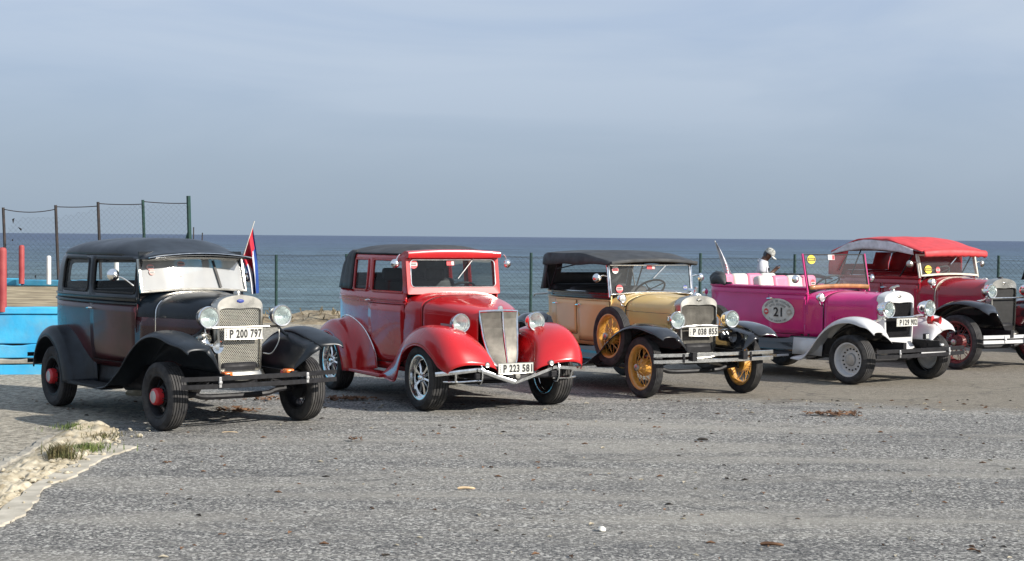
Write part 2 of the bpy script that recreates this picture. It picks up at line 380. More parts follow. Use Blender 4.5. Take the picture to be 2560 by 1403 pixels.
def modelA_fenders(car, zf, zrb, mat, wb=2.6, ht=0.72, tip=0.60, tipk=0.76, valance=None, K=None, lip=.055):
    K = K or [(tip, tipk), (tip - .08, tipk + .09), (.36, .93), (.16, .99), (-.03, 1), (-.22, .945), (-.40, .82), (-.58, .63), (-.74, .42), (-.90, .21), (-1.08, .06), (-1.30, 0)]
    C = [(x, -ht - (0.0 if x > -0.8 else 0.02), zrb + (zf - zrb) * k) for x, k in K]
    O = [(x + (0.02 if i == 0 else 0), -ht - 0.145 + (0.05 if i == 0 else (0.015 if i == 1 else 0)), z - (lip if i > 1 else 0.03) * (1 if x > -0.85 else 0.35)) for i, (x, y, z) in enumerate(C)]
    I = [(x - (0.03 if i == 0 else 0), -ht + 0.17 - (0.06 if i == 0 else 0), z - (0.05 if i > 1 else 0.03)) for i, (x, y, z) in enumerate(C)]
    fender(car, O, C, I, mat, 'front_fender', rim=mat)
    # inner valance down to the frame
    for sd in (-1, 1):
        ii = catmull(I, 30); rows = []
        for p in ii:
            zb = min(p.z - 0.01, 0.52 if p.x > -0.75 else 0.45); k = (p.x + 0.9) / 1.5
            rows.append([(lerp(p.x, min(p.x, 0.42), t), -sd * lerp(p.y, -0.37, t ** 0.8), lerp(p.z, zb, t)) for t in (0, .25, .5, .75, 1)])
        MB().grid(rows).build('fender_valance', mat, car, solid=0.004)
        if valance: MB().grid([[(p[0], p[1] + sd * .012, p[2] - .004) for p in r] for r in rows]).build('fender_liner', valance, car, solid=0.004)
    # rear
    d = -(wb - 2.6)
    C = [(-2.06 + d, -.80, zrb - .02), (-2.13 + d, -.81, .50), (-2.29 + d, -.81, .72), (-2.58 + d, -.80, .865), (-2.86 + d, -.80, .79), (-3.05 + d, -.79, .60), (-3.13 + d, -.78, .42)]
    O = [(-2.20 + d, -.875, zrb - .03), (-2.25 + d, -.88, .47), (-2.37 + d, -.88, .64), (-2.60 + d, -.88, .755), (-2.83 + d, -.88, .69), (-2.98 + d, -.87, .53), (-3.04 + d, -.86, .40)]
    I = [(-1.82 + d, -.64, zrb), (-1.88 + d, -.64, .55), (-2.14 + d, -.64, .78), (-2.58 + d, -.62, .885), (-2.88 + d, -.60, .805), (-3.07 + d, -.55, .61), (-3.15 + d, -.5, .42)]
    fender(car, O, C, I, mat, 'rear_fender', rim=mat)

# ------------------------------------------------------------------ body from plan outline
class Body:
    def __init__(s, ctrl, sy, rx=lambda z: 0.0):
        s.P = catmull(ctrl, 240); s.sy = sy; s.rx = rx
        s.xmin = min(p.x for p in s.P)
    def base(s, u):   # u in 0..1 right-front -> rear centre
        t = u * 239; i = min(238, int(t)); return s.P[i].lerp(s.P[i + 1], t - i)
    def u_at(s, x):
        for i in range(239):
            if s.P[i].x >= x >= s.P[i + 1].x: return (i + (s.P[i].x - x) / max(1e-9, s.P[i].x - s.P[i + 1].x)) / 239
        return 1.0
    def pt(s, u, z, out=0.0, side=-1):
        p = s.base(u); q = s.base(min(1, u + 0.004)); q0 = s.base(max(0, u - 0.004)); t = (q - q0)
        n = Vector((-t.y, t.x)); n.normalize(); n = -n
        if n.y > 0.05 and u < 0.5: n = -n
        y = p.y * s.sy(z); k = min(1, max(0, (-p.x - 2.2) / (-s.xmin - 2.2))); k = k * k * (3 - 2 * k)
        x = p.x + s.rx(z) * k
        # outward normal: away from the car's middle
        if n.dot(Vector((p.x + 1.8, p.y))) < 0: n = -n
        return Vector((x + n.x * out, side * -(y + n.y * out), z))
    def at(s, x, z, out=0.0, side=-1): return s.pt(s.u_at(x), z, out, side)
    def shell(s, z0, z1, wins, nz=8, extra_u=()):
        """both sides and the rear as one grid with window openings; wins: (x0,x1,z0,z1,r) with x0>x1 (front, rear)."""
        us = set([0, 1.0] + [i / 40 for i in range(41)] + list(extra_u)); zs = set([z0, z1] + [lerp(z0, z1, i / nz) for i in range(nz + 1)])
        W = []
        for (xa, xb, a, b, r) in wins:
            ua, ub = s.u_at(xa), (s.u_at(xb) if xb > -90 else 1.0); W.append((ua, ub, a, b, r)); us |= {ua, ub}; zs |= {a, b}
        def clean(q, keep, tol):
            q = sorted(q); out = [q[0]]
            for x in q[1:]:
                if x - out[-1] < tol:
                    if x in keep and out[-1] not in keep: out[-1] = x
                    elif x in keep: out.append(x)
                else: out.append(x)
            return out
        keepu = {0, 1.0} | {k for w in W for k in w[:2]}; keepz = {z0, z1} | {k for w in W for k in w[2:4]}
        us = clean(us, keepu, 0.008); zs = clean(zs, keepz, 0.02)
        mb = MB()
        for side in (-1, 1):
            rows = [[s.pt(u, z, 0, side) for z in zs] for u in us]
            def skip(i, j):
                um = (us[i] + us[i + 1]) / 2; zm = (zs[j] + zs[j + 1]) / 2
                return any(a < um < b and c < zm < d for (a, b, c, d, r) in W)
            mb.grid(rows, skip=skip, flip=side > 0)
            for (ua, ub, a, b, r) in W:      # rounded corners
                du = (ub - ua); L = (s.pt(ub, a, 0) - s.pt(ua, a, 0)).length; ru = r * du / max(L, 1e-6)
                for (cu_, su) in ((ua, 1), (ub, -1)):
                    if cu_ >= 0.999: continue
                    for (cz, sz) in ((a, 1), (b, -1)):
                        arc = [s.pt(cu_ + su * ru * (1 - math.cos(t)), cz + sz * r * (1 - math.sin(t)), 0, side) for t in [math.pi / 2 * q / 5 for q in range(6)]]
                        c = s.pt(cu_, cz, 0, side)
                        mb.add([c] + arc, [(0, q + 1, q + 2) for q in range(5)])
        return mb
    def loop(s, xa, xb, a, b, r, out, side=-1, n=6):
        ua, ub = s.u_at(xa), s.u_at(xb); L = (s.pt(ub, a) - s.pt(ua, a)).length; k = (ub - ua) / L; ru = r * k; pts = []
        def arc(cu, cz, t0):
            for q in range(n + 1):
                t = t0 + math.pi / 2 * q / n; pts.append(s.pt(cu + ru * math.cos(t), cz + r * math.sin(t), out, side))
        arc(ub - ru, b - r, 0); 
        for q in range(1, 6): pts.append(s.pt(lerp(ub - ru, ua + ru, q / 6), b, out, side))
        arc(ua + ru, b - r, math.pi / 2); arc(ua + ru, a + r, math.pi)
        for q in range(1, 6): pts.append(s.pt(lerp(ua + ru, ub - ru, q / 6), a, out, side))
        arc(ub - ru, a + r, 3 * math.pi / 2)
        return pts
    def patch(s, xa, xb, a, b, out, side=-1, nu=10, nz=8):
        ua, ub = s.u_at(xa), s.u_at(xb)
        return MB().grid([[s.pt(lerp(ua, ub, i / nu), lerp(a, b, j / nz), out, side) for j in range(nz + 1)] for i in range(nu + 1)], flip=side > 0)
    def rail(s, z, out, u0=0.0, u1=1.0, n=40, zf=None):
        """path round the whole body at height z (right front -> rear -> left front)."""
        a = [s.pt(lerp(u0, u1, i / n), zf(lerp(u0, u1, i / n)) if zf else z, out, -1) for i in range(n + 1)]
        b = [Vector((p.x, -p.y, p.z)) for p in reversed(a[:-1])] if u1 >= 0.999 else []
        return a + b
def pane(body, parent, xa, xb, a, b, r, side, trim, glass='glass', wd=0.012, name='window'):
    lp = body.loop(xa, xb, a, b, r, -0.004, side)
    w = MB().tube(lp, wd, 6, closed=True, up=(0, 1, 0)).build(name, trim, parent)
    g = body.patch(xa + 0.01, xb - 0.01, a - 0.01, b + 0.01, -0.022, side, 6, 4).build('pane', glass, w)
    return w

# ------------------------------------------------------------------ cowl / hood
def arch(w, zb, zs, zt, n=2.5, k=9, ns=4, crease=0.0):
    pts = [(-w, lerp(zb, zs, i / ns)) for i in range(ns)]
    for i in range(2 * k + 1):
        t = math.pi * i / (2 * k); c = math.cos(t); sn = math.sin(t)
        pts.append((-w * math.copysign(abs(c) ** (2 / n), c), zs + (zt - zs) * abs(sn) ** (2 / n) + (crease * max(0, 1 - abs(c) / 0.15) if crease else 0)))
    pts += [(w, lerp(zs, zb, (i + 1) / ns)) for i in range(ns)]
    return pts
def loft(sts, m=6, **kw):
    """sts: list of (x,w,zb,zs,zt,n) -> rows of 3D points, smooth between stations."""
    T = []
    xs = [q[0] for q in sts]
    N = (len(sts) - 1) * m + 1
    S_ = catmull([Vector((q[0], q[1], q[2], 0)) for q in sts], N); S2 = catmull([Vector((q[0], q[3], q[4], q[5])) for q in sts], N)
    rows = []
    for i in range(N):
        x, w, zb = S_[i].x, S_[i].y, S_[i].z
        f = (x - sts[0][0]) / (sts[-1][0] - sts[0][0])
        zs = interp([abs(q[0] - sts[0][0]) for q in sts], [q[3] for q in sts], abs(x - sts[0][0])); zt = interp([abs(q[0] - sts[0][0]) for q in sts], [q[4] for q in sts], abs(x - sts[0][0])); n = interp([abs(q[0] - sts[0][0]) for q in sts], [q[5] for q in sts], abs(x - sts[0][0]))
        rows.append([Vector((x, y, z)) for (y, z) in arch(w, zb, zs, zt, n, **kw)])
    return rows

# ------------------------------------------------------------------ radiator
def rad_outline(hw, zb, zc, zt, peak=0.0, n=10, bot=0.0):
    pts = [(-hw * 0.93, zb), (-hw * 0.97, lerp(zb, zc, .33)), (-hw, lerp(zb, zc, .66)), (-hw, zc)]
    for i in range(1, 2 * n):
        t = math.pi * i / (2 * n); c = math.cos(t); s_ = math.sin(t)
        y = -hw * math.copysign(abs(c) ** 0.62, c); z = zc + (zt - zc) * (abs(s_) ** 0.80)
        pts.append((y, z + peak * max(0, 1 - abs(y) / hw)))
    pts += [(hw, zc), (hw, lerp(zb, zc, .66)), (hw * 0.97, lerp(zb, zc, .33)), (hw * 0.93, zb)]
    for i in range(1, 6):
        y = lerp(hw * 0.93, -hw * 0.93, i / 6); pts.append((y, zb - bot * math.sin(math.pi * i / 6)))
    return pts
def radiator(car, x, hw, zb, zc, zt, shell='nickel', mesh='grille_nickel', style='weave', rim=0.028, head=0.10, foot=0.07, tilt=0.0, emblem='sticker_blue', inner=None):
    out = rad_outline(hw, zb, zc, zt, 0.025, bot=0.05)
    inn = rad_outline(hw - rim, zb + foot, zc - head * 0.35, zt - head, -0.018, bot=0.0)
    f = lambda o, dx, s=1.0: [Vector((x + dx + tilt * (p[1] - zb), p[0] * s, zc + (p[1] - zc) * s if s != 1 else p[1])) for p in o]
    rows = [f(out, -0.13, 0.985), f(out, -0.015), f(out, 0.0, 0.975), f(inn, 0.004), f(inn, -0.012), f(inn, -0.05)]
    sh = MB().grid(list(rows), cv=True).build('radiator_shell', shell, car, sharp=32)
    MB().poly([Vector((x - 0.06, p[0], p[1])) for p in inn], (-0.03, 0, 0)).build('radiator_core', 'dark_core', car)
    def half(z):
        best = 0
        m = len(inn)
        for i in range(m):
            a, b = inn[i], inn[(i + 1) % m]
            if (a[1] - z) * (b[1] - z) <= 0 and a[1] != b[1]:
                yy = a[0] + (b[0] - a[0]) * (z - a[1]) / (b[1] - a[1]); best = max(best, abs(yy))
        return best
    z0, z1 = zb + foot + 0.006, zt - head - 0.004; mb = MB()
    if style == 'weave':
        p = 0.0135; z = z0; r = 0
        while z < z1:
            h = half(z); nseg = max(2, int(2 * h / 0.011)); path = []
            for i in range(nseg + 1):
                y = -h + 2 * h * i / nseg; path.append(Vector((x - 0.022 + (0.004 if (i + r) % 2 else -0.004), y, z + (0.0052 if (i + r) % 2 else -0.0052))))
            mb.sweep(path, [(-0.0015, -0.0042), (0.0015, -0.0042), (0.0015, 0.0042), (-0.0015, 0.0042)], caps=False); z += p; r += 1
    elif style == 'bars':
        z = z0; 
        while z < z1:
            h = half(z); mb.sweep([(x - 0.022, -h, z), (x - 0.022, h, z)], [(-0.004, -0.0035), (0.004, -0.0035), (0.004, 0.0035), (-0.004, 0.0035)]); z += 0.0135
        y = -hw + rim
        while y < hw - rim:
            mb.box((x - 0.027, y, (z0 + z1) / 2 - 0.03), (0.006, 0.004, (z1 - z0) - 0.07)); y += 0.02
    else:
        z = z0
        while z < z1:
            h = half(z); mb.sweep([(x - 0.028, -h, z), (x - 0.028, h, z)], [(-0.004, -0.0022), (0.004, -0.0022), (0.004, 0.0022), (-0.004, 0.0022)]); z += 0.011
        y = -hw + rim + 0.006
        while y < hw - rim:
            mb.box((x - 0.034, y, (z0 + z1) / 2), (0.01, 0.003, z1 - z0 - 0.06)); y += 0.016
    g = mb.build('grille_mesh', mesh, car, flat=True, norm=True); g['kind'] = 'stuff'
    if emblem:
        MB().lathe([(0, 0.008), (0.7, 0.006), (0.92, 0.0), (1.0, -0.004)], 24, 'x', M=Matrix.Translation((x + 0.004 + tilt * (zt - zb), 0, zt - head * 0.42)) @ Matrix.Diagonal((1, 0.042, 0.020, 1))).build('emblem', emblem, sh)
    return sh, half

# ------------------------------------------------------------------ lamps, bumpers, plates, mirrors
def headlight(car, pos, r, depth=0.16, shell='chrome', tiltz=0.0, stem=None, flute=True, visor=False):
    x, y, z = pos; M = Matrix.Translation(pos) @ Matrix.Rotation(tiltz, 4, 'Z')
    b = MB().lathe([(0.012, -depth), (r * 0.45, -depth * 0.97), (r * 0.78, -depth * 0.72), (r * 0.95, -depth * 0.35), (r * 0.99, -0.01), (r * 1.05, 0.0), (r * 1.06, 0.012), (r * 1.0, 0.024), (r * 0.88, 0.022), (r * 0.86, 0.010)], 36, 'x', M=M).build('headlight', shell, car, sharp=50)
    MB().lathe([(0.0, 0.022), (r * 0.4, 0.0205), (r * 0.7, 0.016), (r * 0.885, 0.010)], 32, 'x', M=M).build('lens', 'glass', b)
    MB().lathe([(0.0, -0.075), (r * 0.3, -0.068), (r * 0.6, -0.045), (r * 0.88, 0.006)], 32, 'x', M=M).build('reflector', 'lens', b)
    MB().lathe([(0.0, -0.01), (0.012, -0.018), (0.016, -0.035), (0.012, -0.07)], 12, 'x', M=M).build('bulb', 'glass_dusty', b)
    return b
def bumper(car, x, z, half, mat, bars=((0.03, 0.045), (-0.03, 0.045)), bow=0.10, th=0.010, clamps=(0.45,), clampmat='chrome', back=0.08, zslope=0.0):
    """two flat spring-steel bars bowed forward in the middle."""
    first = None
    for (dz, h) in bars:
        path = []
        for i in range(25):
            t = -1 + 2 * i / 24; path.append((x - bow * abs(t) ** 2.4, half * t, z + dz + zslope * t))
        o = MB().sweep(path, [(-th / 2, -h / 2), (th / 2, -h / 2 + 0.003), (th / 2, h / 2 - 0.003), (-th / 2, h / 2)]).build('bumper_bar', mat, car)
    for c in clamps:
        for sd in (-1, 1):
            yy = sd * c * half / 0.8; xx = x - bow * abs(yy / half) ** 2.4
            k = MB().box((xx + 0.008, yy, z), (0.012, 0.03, abs(bars[0][0] - bars[-1][0]) + 0.03)).build('bumper_clamp', clampmat, car, bevel=0.005)
            MB().lathe([(0, 0.008), (0.016, 0.006), (0.02, 0)], 14, 'x', c=(xx + 0.014, yy, z)).build('bolt', clampmat, k)
            MB().sweep([(xx, yy, z), (xx - 0.15, yy * 0.95, z - 0.01), (xx - 0.38, sd * 0.36, z + 0.03)], [(-.02, -.006), (.02, -.006), (.02, .006), (-.02, .006)]).build('bumper_bracket', 'iron_black', car)
YZ = lambda x, y, z, rz=0.0, ry=0.0: Matrix.Translation((x, y, z)) @ Matrix.Rotation(rz, 4, 'Z') @ Matrix.Rotation(ry, 4, 'Y') @ Matrix(((0, 0, 1, 0), (1, 0, 0, 0), (0, 1, 0, 0), (0, 0, 0, 1)))
def plate(car, txt, pos, w=0.42, h=0.112, ry=0.0):
    M = YZ(*pos, ry=ry)
    p = MB().add([(-w/2, -h/2, 0), (w/2, -h/2, 0), (w/2, h/2, 0), (-w/2, h/2, 0), (-w/2, -h/2, -.004), (w/2, -h/2, -.004), (w/2, h/2, -.004), (-w/2, h/2, -.004)], [(0, 1, 2, 3), (4, 7, 6, 5), (0, 4, 5, 1), (1, 5, 6, 2), (2, 6, 7, 3), (3, 7, 4, 0)], 0, M).build('licence_plate', 'plate_white', car, flat=True)
    fr = [(-w/2, -h/2), (w/2, -h/2), (w/2, h/2), (-w/2, h/2)]
    MB().tube([M @ Vector((a, b, 0.001)) for a, b in [(lerp(fr[i][0], fr[(i+1) % 4][0], t), lerp(fr[i][1], fr[(i+1) % 4][1], t)) for i in range(4) for t in (0, .34, .67)]], 0.0028, 5, closed=True, up=(1, 0, 0)).build('rim', 'nickel', p)
    words = txt.split(); x0 = -w * 0.36; tot = w * 0.84
    lens_ = [len(q) for q in words]; gap = 0.55; unit = tot / (sum(lens_) + gap * (len(words) - 1)); cx = x0
    for q in words:
        ww = unit * len(q); text_obj(q, 'plate_number', 'plate_ink', p, ww * 0.93, h * 0.74, M @ Matrix.Translation((cx + ww / 2, -h * 0.02, 0.0022)), offset=0.034, spacing=1.14); cx += ww + unit * gap
    for i, ch in enumerate('CUBA'):
        text_obj(ch, 'plate_letter', 'plate_ink', p, 0.012, 0.013, M @ Matrix.Translation((-w * 0.44, h * (0.30 - 0.2 * i), 0.002)))
    return p
def mirror(car, base, head, r, aim, mat='chrome', name='side_mirror'):
    """round mirror: head centre, arm from base; the bowl's back faces aim."""
    a = Vector(aim).normalized(); M = Matrix.Translation(head) @ a.to_track_quat('X', 'Z').to_matrix().to_4x4()
    m = MB().lathe([(0.0, r * 0.62), (r * 0.4, r * 0.56), (r * 0.75, r * 0.36), (r * 0.96, 0.06 * r), (r, -0.1 * r), (r * 0.96, -0.14 * r)], 24, 'x', M=M).build(name, mat, car)
    MB().lathe([(0, -0.12 * r), (r * 0.96, -0.12 * r)], 24, 'x', M=M).build('mirror_glass', 'chrome', m)
    b = Vector(base); h = Vector(head); mid = (b + h) / 2 + Vector((0, 0, 0.02))
    MB().tube(catmull([b, mid, h], 10), 0.007, 6).build('arm', mat, m)
    return m
def cowl_lamp(car, pos, r=0.045, mat='chrome'):
    M = Matrix.Translation(pos)
    b = MB().lathe([(0.01, -0.10), (r * 0.6, -0.085), (r * 0.95, -0.045), (r * 1.02, 0), (r * 0.96, 0.01), (r * .85, .008)], 20, 'x', M=M).build('cowl_lamp', mat, car)
    MB().lathe([(0, 0.012), (r * 0.5, 0.01), (r * 0.86, 0.004)], 18, 'x', M=M).build('lens', 'lens', b)
    sd = 1 if pos[1] > 0 else -1
    MB().tube(catmull([(pos[0] - 0.04, pos[1], pos[2] - r * 0.8), (pos[0] - 0.03, pos[1] - sd * 0.01, pos[2] - r * 1.8), (pos[0] - 0.04, pos[1] - sd * 0.07, pos[2] - r * 2.0)], 8), 0.008, 6).build('arm', mat, b)
    return b
def windshield(car, xb, zb, xt, zt, wb_, wt, archb, mat, glass, th=0.018, post=False, n=14, name='windshield_frame', archt=0.0, r=0.0):
    lp = []
    for i in range(n + 1):
        t = -1 + 2 * i / n; lp.append(Vector((xb + 0.02 * (1 - t * t), wb_ * t, zb + archb * (1 - t * t))))
    for i in range(1, 5): q = i / 5; lp.append(Vector((lerp(xb, xt, q), lerp(wb_, wt, q), lerp(zb, zt, q))))
    for i in range(n + 1):
        t = 1 - 2 * i / n; lp.append(Vector((xt + 0.02 * (1 - t * t), wt * t, zt + archt * (1 - t * t))))
    for i in range(1, 5): q = i / 5; lp.append(Vector((lerp(xt, xb, q), -lerp(wt, wb_, q), lerp(zt, zb, q))))
    f = MB().sweep(lp, [(-th * .6, -th), (th * .6, -th), (th * .6, th), (-th * .6, th)], up=(1, 0, 0), closed=True).build(name, mat, car, bevel=0.004, sharp=30)
    rows = []
    for i in range(n + 1):
        t = -1 + 2 * i / n
        b = Vector((xb + 0.02 * (1 - t * t), wb_ * t, zb + archb * (1 - t * t))); c = Vector((xt + 0.02 * (1 - t * t), wt * t, zt + archt * (1 - t * t)))
        rows.append([b.lerp(c, k / 4) for k in range(5)])
    MB().grid(rows).build('windshield_pane', glass, f)
    return f
def ws_point(xb, zb, xt, zt, wb_, wt, t, k, out=0.012):
    """point on the windshield pane: t across -1..1, k up 0..1, a little in front."""
    return Vector((lerp(xb, xt, k) + 0.02 * (1 - t * t) + out, lerp(wb_, wt, k) * t, lerp(zb, zt, k)))
def sticker(car, p, w, h, mats, round_=True, tilt=0.0, label=None):
    n = 24; M = Matrix.Translation(p) @ Matrix.Rotation(tilt, 4, 'Y')
    rect = lambda a0, a1, b0, b1, dx: [M @ Vector((dx, w * a, h * b_)) for a, b_ in ((a0, b0), (a1, b0), (a1, b1), (a0, b1))]
    if round_:
        o = MB().poly([M @ Vector((0, w / 2 * math.cos(2 * math.pi * i / n), h / 2 * math.sin(2 * math.pi * i / n))) for i in range(n)], (0.0015, 0, 0)).build('sticker', mats[0], car, flat=True)
        MB().poly(rect(-.44, .44, -.17, .17, .0025), (0.0008, 0, 0)).build('sticker_print', mats[1], o, flat=True)
        q = MB()
        for k in range(5): q.poly(rect(-.34 + .14 * k, -.25 + .14 * k, -.10, .10, .0042), (0.0006, 0, 0))
        q.build('sticker_print', 'plate_ink' if mats[1] != 'plate_ink' else mats[0], o, flat=True)
    else:
        o = MB().poly(rect(-.5, .5, -.5, .5, 0), (0.0015, 0, 0)).build('sticker', mats[0], car, flat=True)
        MB().poly(rect(.14, .46, -.42, .42, .0025), (0.0008, 0, 0)).build('sticker_print', mats[1], o, flat=True)
    return o
def steering(car, c, r=0.20, tilt=0.9, mat='rubber_black'):
    M = Matrix.Translation(c) @ Matrix.Rotation(tilt, 4, 'Y')
    lp = [M @ Vector((0, r * math.cos(2 * math.pi * i / 32), r * math.sin(2 * math.pi * i / 32))) for i in range(32)]
    s_ = MB().tube(lp, 0.013, 7, closed=True, up=(1, 0, .3)).build('steering_wheel', mat, car)
    for k in range(4):
        a = math.pi / 4 + math.pi / 2 * k
        MB().rod(M @ Vector((0, 0, 0)), M @ Vector((0, r * math.cos(a), r * math.sin(a))), 0.008, 6).build('spoke', mat, s_)
    MB().rod(M @ Vector((-.02, 0, 0)), M @ Vector((0.7, 0, 0)), 0.02, 8).build('column', 'iron_black', s_)
    return s_
def chassis(car, wb, zrb, rails='iron_black', ht=0.72):
    for sd in (-1, 1):
        MB().box((-1.35, sd * 0.36, 0.50), (3.75, 0.06, 0.10)).build('frame_rail', rails, car)
    MB().tube(catmull([(0, -ht + .08, 0.34), (0, -0.45, 0.32), (0, -0.3, 0.29), (0, 0.3, 0.29), (0, 0.45, 0.32), (0, ht - .08, 0.34)], 24), 0.028, 8).build('front_axle', rails, car)
    sp = [(0.02, -0.62 + 1.24 * i / 16, 0.37 + 0.15 * (1 - ((i - 8) / 8) ** 2)) for i in range(17)]
    q = MB()
    for k in range(5):
        e = k; q.sweep([(p[0], p[1] * (1 - 0.13 * k), p[2] + 0.011 * k - .02) for p in sp], [(-.025, -.005), (.025, -.005), (.025, .005), (-.025, .005)])
    q.build('leaf_spring', rails, car)
    MB().tube([(-wb, -ht + .06, 0.34), (-wb, ht - .06, 0.34)], 0.045, 8, up=(0, 0, 1)).build('rear_axle', rails, car)
    MB().lathe([(0, -.14), (.09, -.12), (.14, -.03), (.14, .03), (.09, .12), (0, .14)], 18, 'y', c=(-wb, 0, .35)).build('differential', rails, car)
    MB().box((-0.35, 0, 0.50), (0.9, 0.42, 0.26)).build('engine_sump', rails, car, bevel=0.05)
    MB().tube(catmull([(-.5, -.25, .42), (-1.2, -.28, .36), (-2.2, -.3, .36), (-3.1, -.3, .36)], 12), 0.025, 8).build('exhaust_pipe', rails, car)
def running_board(car, zrb, x0=-1.22, x1=-2.14, mat='iron_black', apron='iron_black', yo=-.86, trim='nickel', zap=0.53):
    for sd in (-1, 1):
        b = MB().box(((x0 + x1) / 2, sd * (abs(yo) + .62) / 2, zrb - .012), (x0 - x1, abs(yo) - .62, .03)).build('running_board', mat, car, bevel=0.006)
        for k in range(6):
            MB().box(((x0 + x1) / 2, sd * lerp(.66, abs(yo) - .02, k / 5), zrb + .005), (x0 - x1 - .02, .008, .006)).build('tread_rib', 'rubber_black', b)
        if trim: MB().box(((x0 + x1) / 2, sd * (abs(yo) + .003), zrb - .012), (x0 - x1, .006, .034)).build('edge_trim', trim, b)
        rows = [[(x, sd * y, z) for (y, z) in ((.63, zrb), (.615, lerp(zrb, zap, .3)), (.60, lerp(zrb, zap, .65)), (.60, zap + .03))] for x in (0.05, -.4, x0, x1, x1 - .25)]
        MB().grid(rows).build('splash_apron', apron, car, solid=.006)
def seat(car, x, z, w, mats, back=0.5, name='seat', y=0.0, depth=0.5, stripes=0):
    s_ = MB().box((x, y, z), (depth, w, 0.18)).build(name, mats[0], car, bevel=0.05, bseg=3)
    if not stripes:
        MB().box((x - depth / 2 - 0.02, y, z + back / 2 + 0.02), (0.16, w, back), rot=(0, -0.16, 0)).build('backrest', mats[0], s_, bevel=0.06, bseg=3)
    else:
        pw = w / stripes
        for k in range(stripes):
            MB().box((x - depth / 2 - 0.02, y - w / 2 + pw * (k + .5), z + back / 2 + 0.02), (0.16, pw * 1.04, back), rot=(0, -0.16, 0)).build('backrest_pleat', mats[k % 2], s_, bevel=0.055, bseg=4)
    return s_
def handle(parent, p, side, L=0.09, mat='chrome'):
    p = Vector(p)
    return MB().tube(catmull([p + Vector((0, 0, 0)), p + Vector((0, side * 0.03, 0)), p + Vector((-0.02, side * 0.042, 0)), p + Vector((-L, side * 0.040, -.004))], 10), 0.009, 7).build('door_handle', mat, parent)
def seam(body, parent, x, z0, z1, side, r=0.0035, mat='dark_core'):
    return MB().tube([body.at(x, lerp(z0, z1, i / 10), 0.001, side) for i in range(11)], r, 5, up=(0, 1, 0)).build('door_seam', mat, parent)
# ------------------------------------------------------------------ cars
def carpos(nf, yaw, half):
    a = R(yaw); g = gnd(*nf); l = Vector((math.cos(a), math.sin(a), 0)); o = g + l * half; o.z = 0
    return o, a - math.pi / 2
pbr('black_paint', (0.004, 0.008, 0.013), 0.30, coat=0.22, coatr=0.10, var=0.2, dust=0.008, spec=.3)
pbr('black_satin', (0.010, 0.014, 0.019), 0.36, coat=0.08, coatr=.3, var=0.2, dust=0.01, bump=0.02, bscale=14, spec=.33)
pbr('maroon_paint', (0.040, 0.008, 0.011), 0.28, coat=0.30, coatr=0.08, var=0.3, scale=3, dust=0.03, spec=.35)
pbr('red_paint', (0.46, 0.010, 0.013), 0.25, coat=0.6, coatr=0.05, var=0.06, scale=3)
pbr('hubcap_red', (0.50, 0.025, 0.03), 0.35, coat=0.4)
pbr('canvas_black', (0.030, 0.033, 0.037), 0.62, var=0.2, dust=0.10, bump=0.12, bscale=22)
pbr('cream_paint', (0.68, 0.49, 0.21), 0.32, coat=0.25, coatr=0.10, var=0.03, scale=3)
pbr('wheel_yellow', (0.56, 0.29, 0.055), 0.3, coat=0.6, var=0.1)
pbr('fender_black', (0.009, 0.010, 0.013), 0.16, coat=0.8, coatr=0.05, var=0.2, dust=0.05)
pbr('pink_paint', (0.56, 0.018, 0.18), 0.28, coat=0.45, coatr=0.08, var=0.06, scale=3)
pbr('white_paint', (0.60, 0.60, 0.60), 0.3, coat=0.5, var=0.03, dust=0.05)
pbr('seat_pink', (0.66, 0.20, 0.31), 0.5, var=0.06); pbr('seat_white', (0.60, 0.585, 0.53), 0.5, var=0.04)
pbr('crimson_paint', (0.29, 0.010, 0.020), 0.25, coat=0.8, coatr=0.08, var=0.08, scale=3)
pbr('canopy_red', (0.52, 0.045, 0.05), 0.55, var=0.08, bump=0.25, bscale=9)
pbr('canopy_lining', (0.60, 0.60, 0.62), 0.7, bump=0.2, bscale=9)
pbr('cream_frame', (0.60, 0.57, 0.48), 0.35, coat=0.4)
pbr('core_grey', (0.055, 0.055, 0.055), 0.6, var=.1)
pbr('wheel_oxide', (0.13, 0.012, 0.014), 0.5, var=.2, dust=.15)
pbr('wood_trim', (0.30, 0.14, 0.05), 0.4, coat=0.4, var=0.2)
pbr('purple_paint', (0.045, 0.010, 0.035), 0.25, coat=0.7)
pbr('dash_dark', (0.03, 0.02, 0.018), 0.5)
pbr('salmon_print', (0.60, 0.30, 0.27), 0.6)

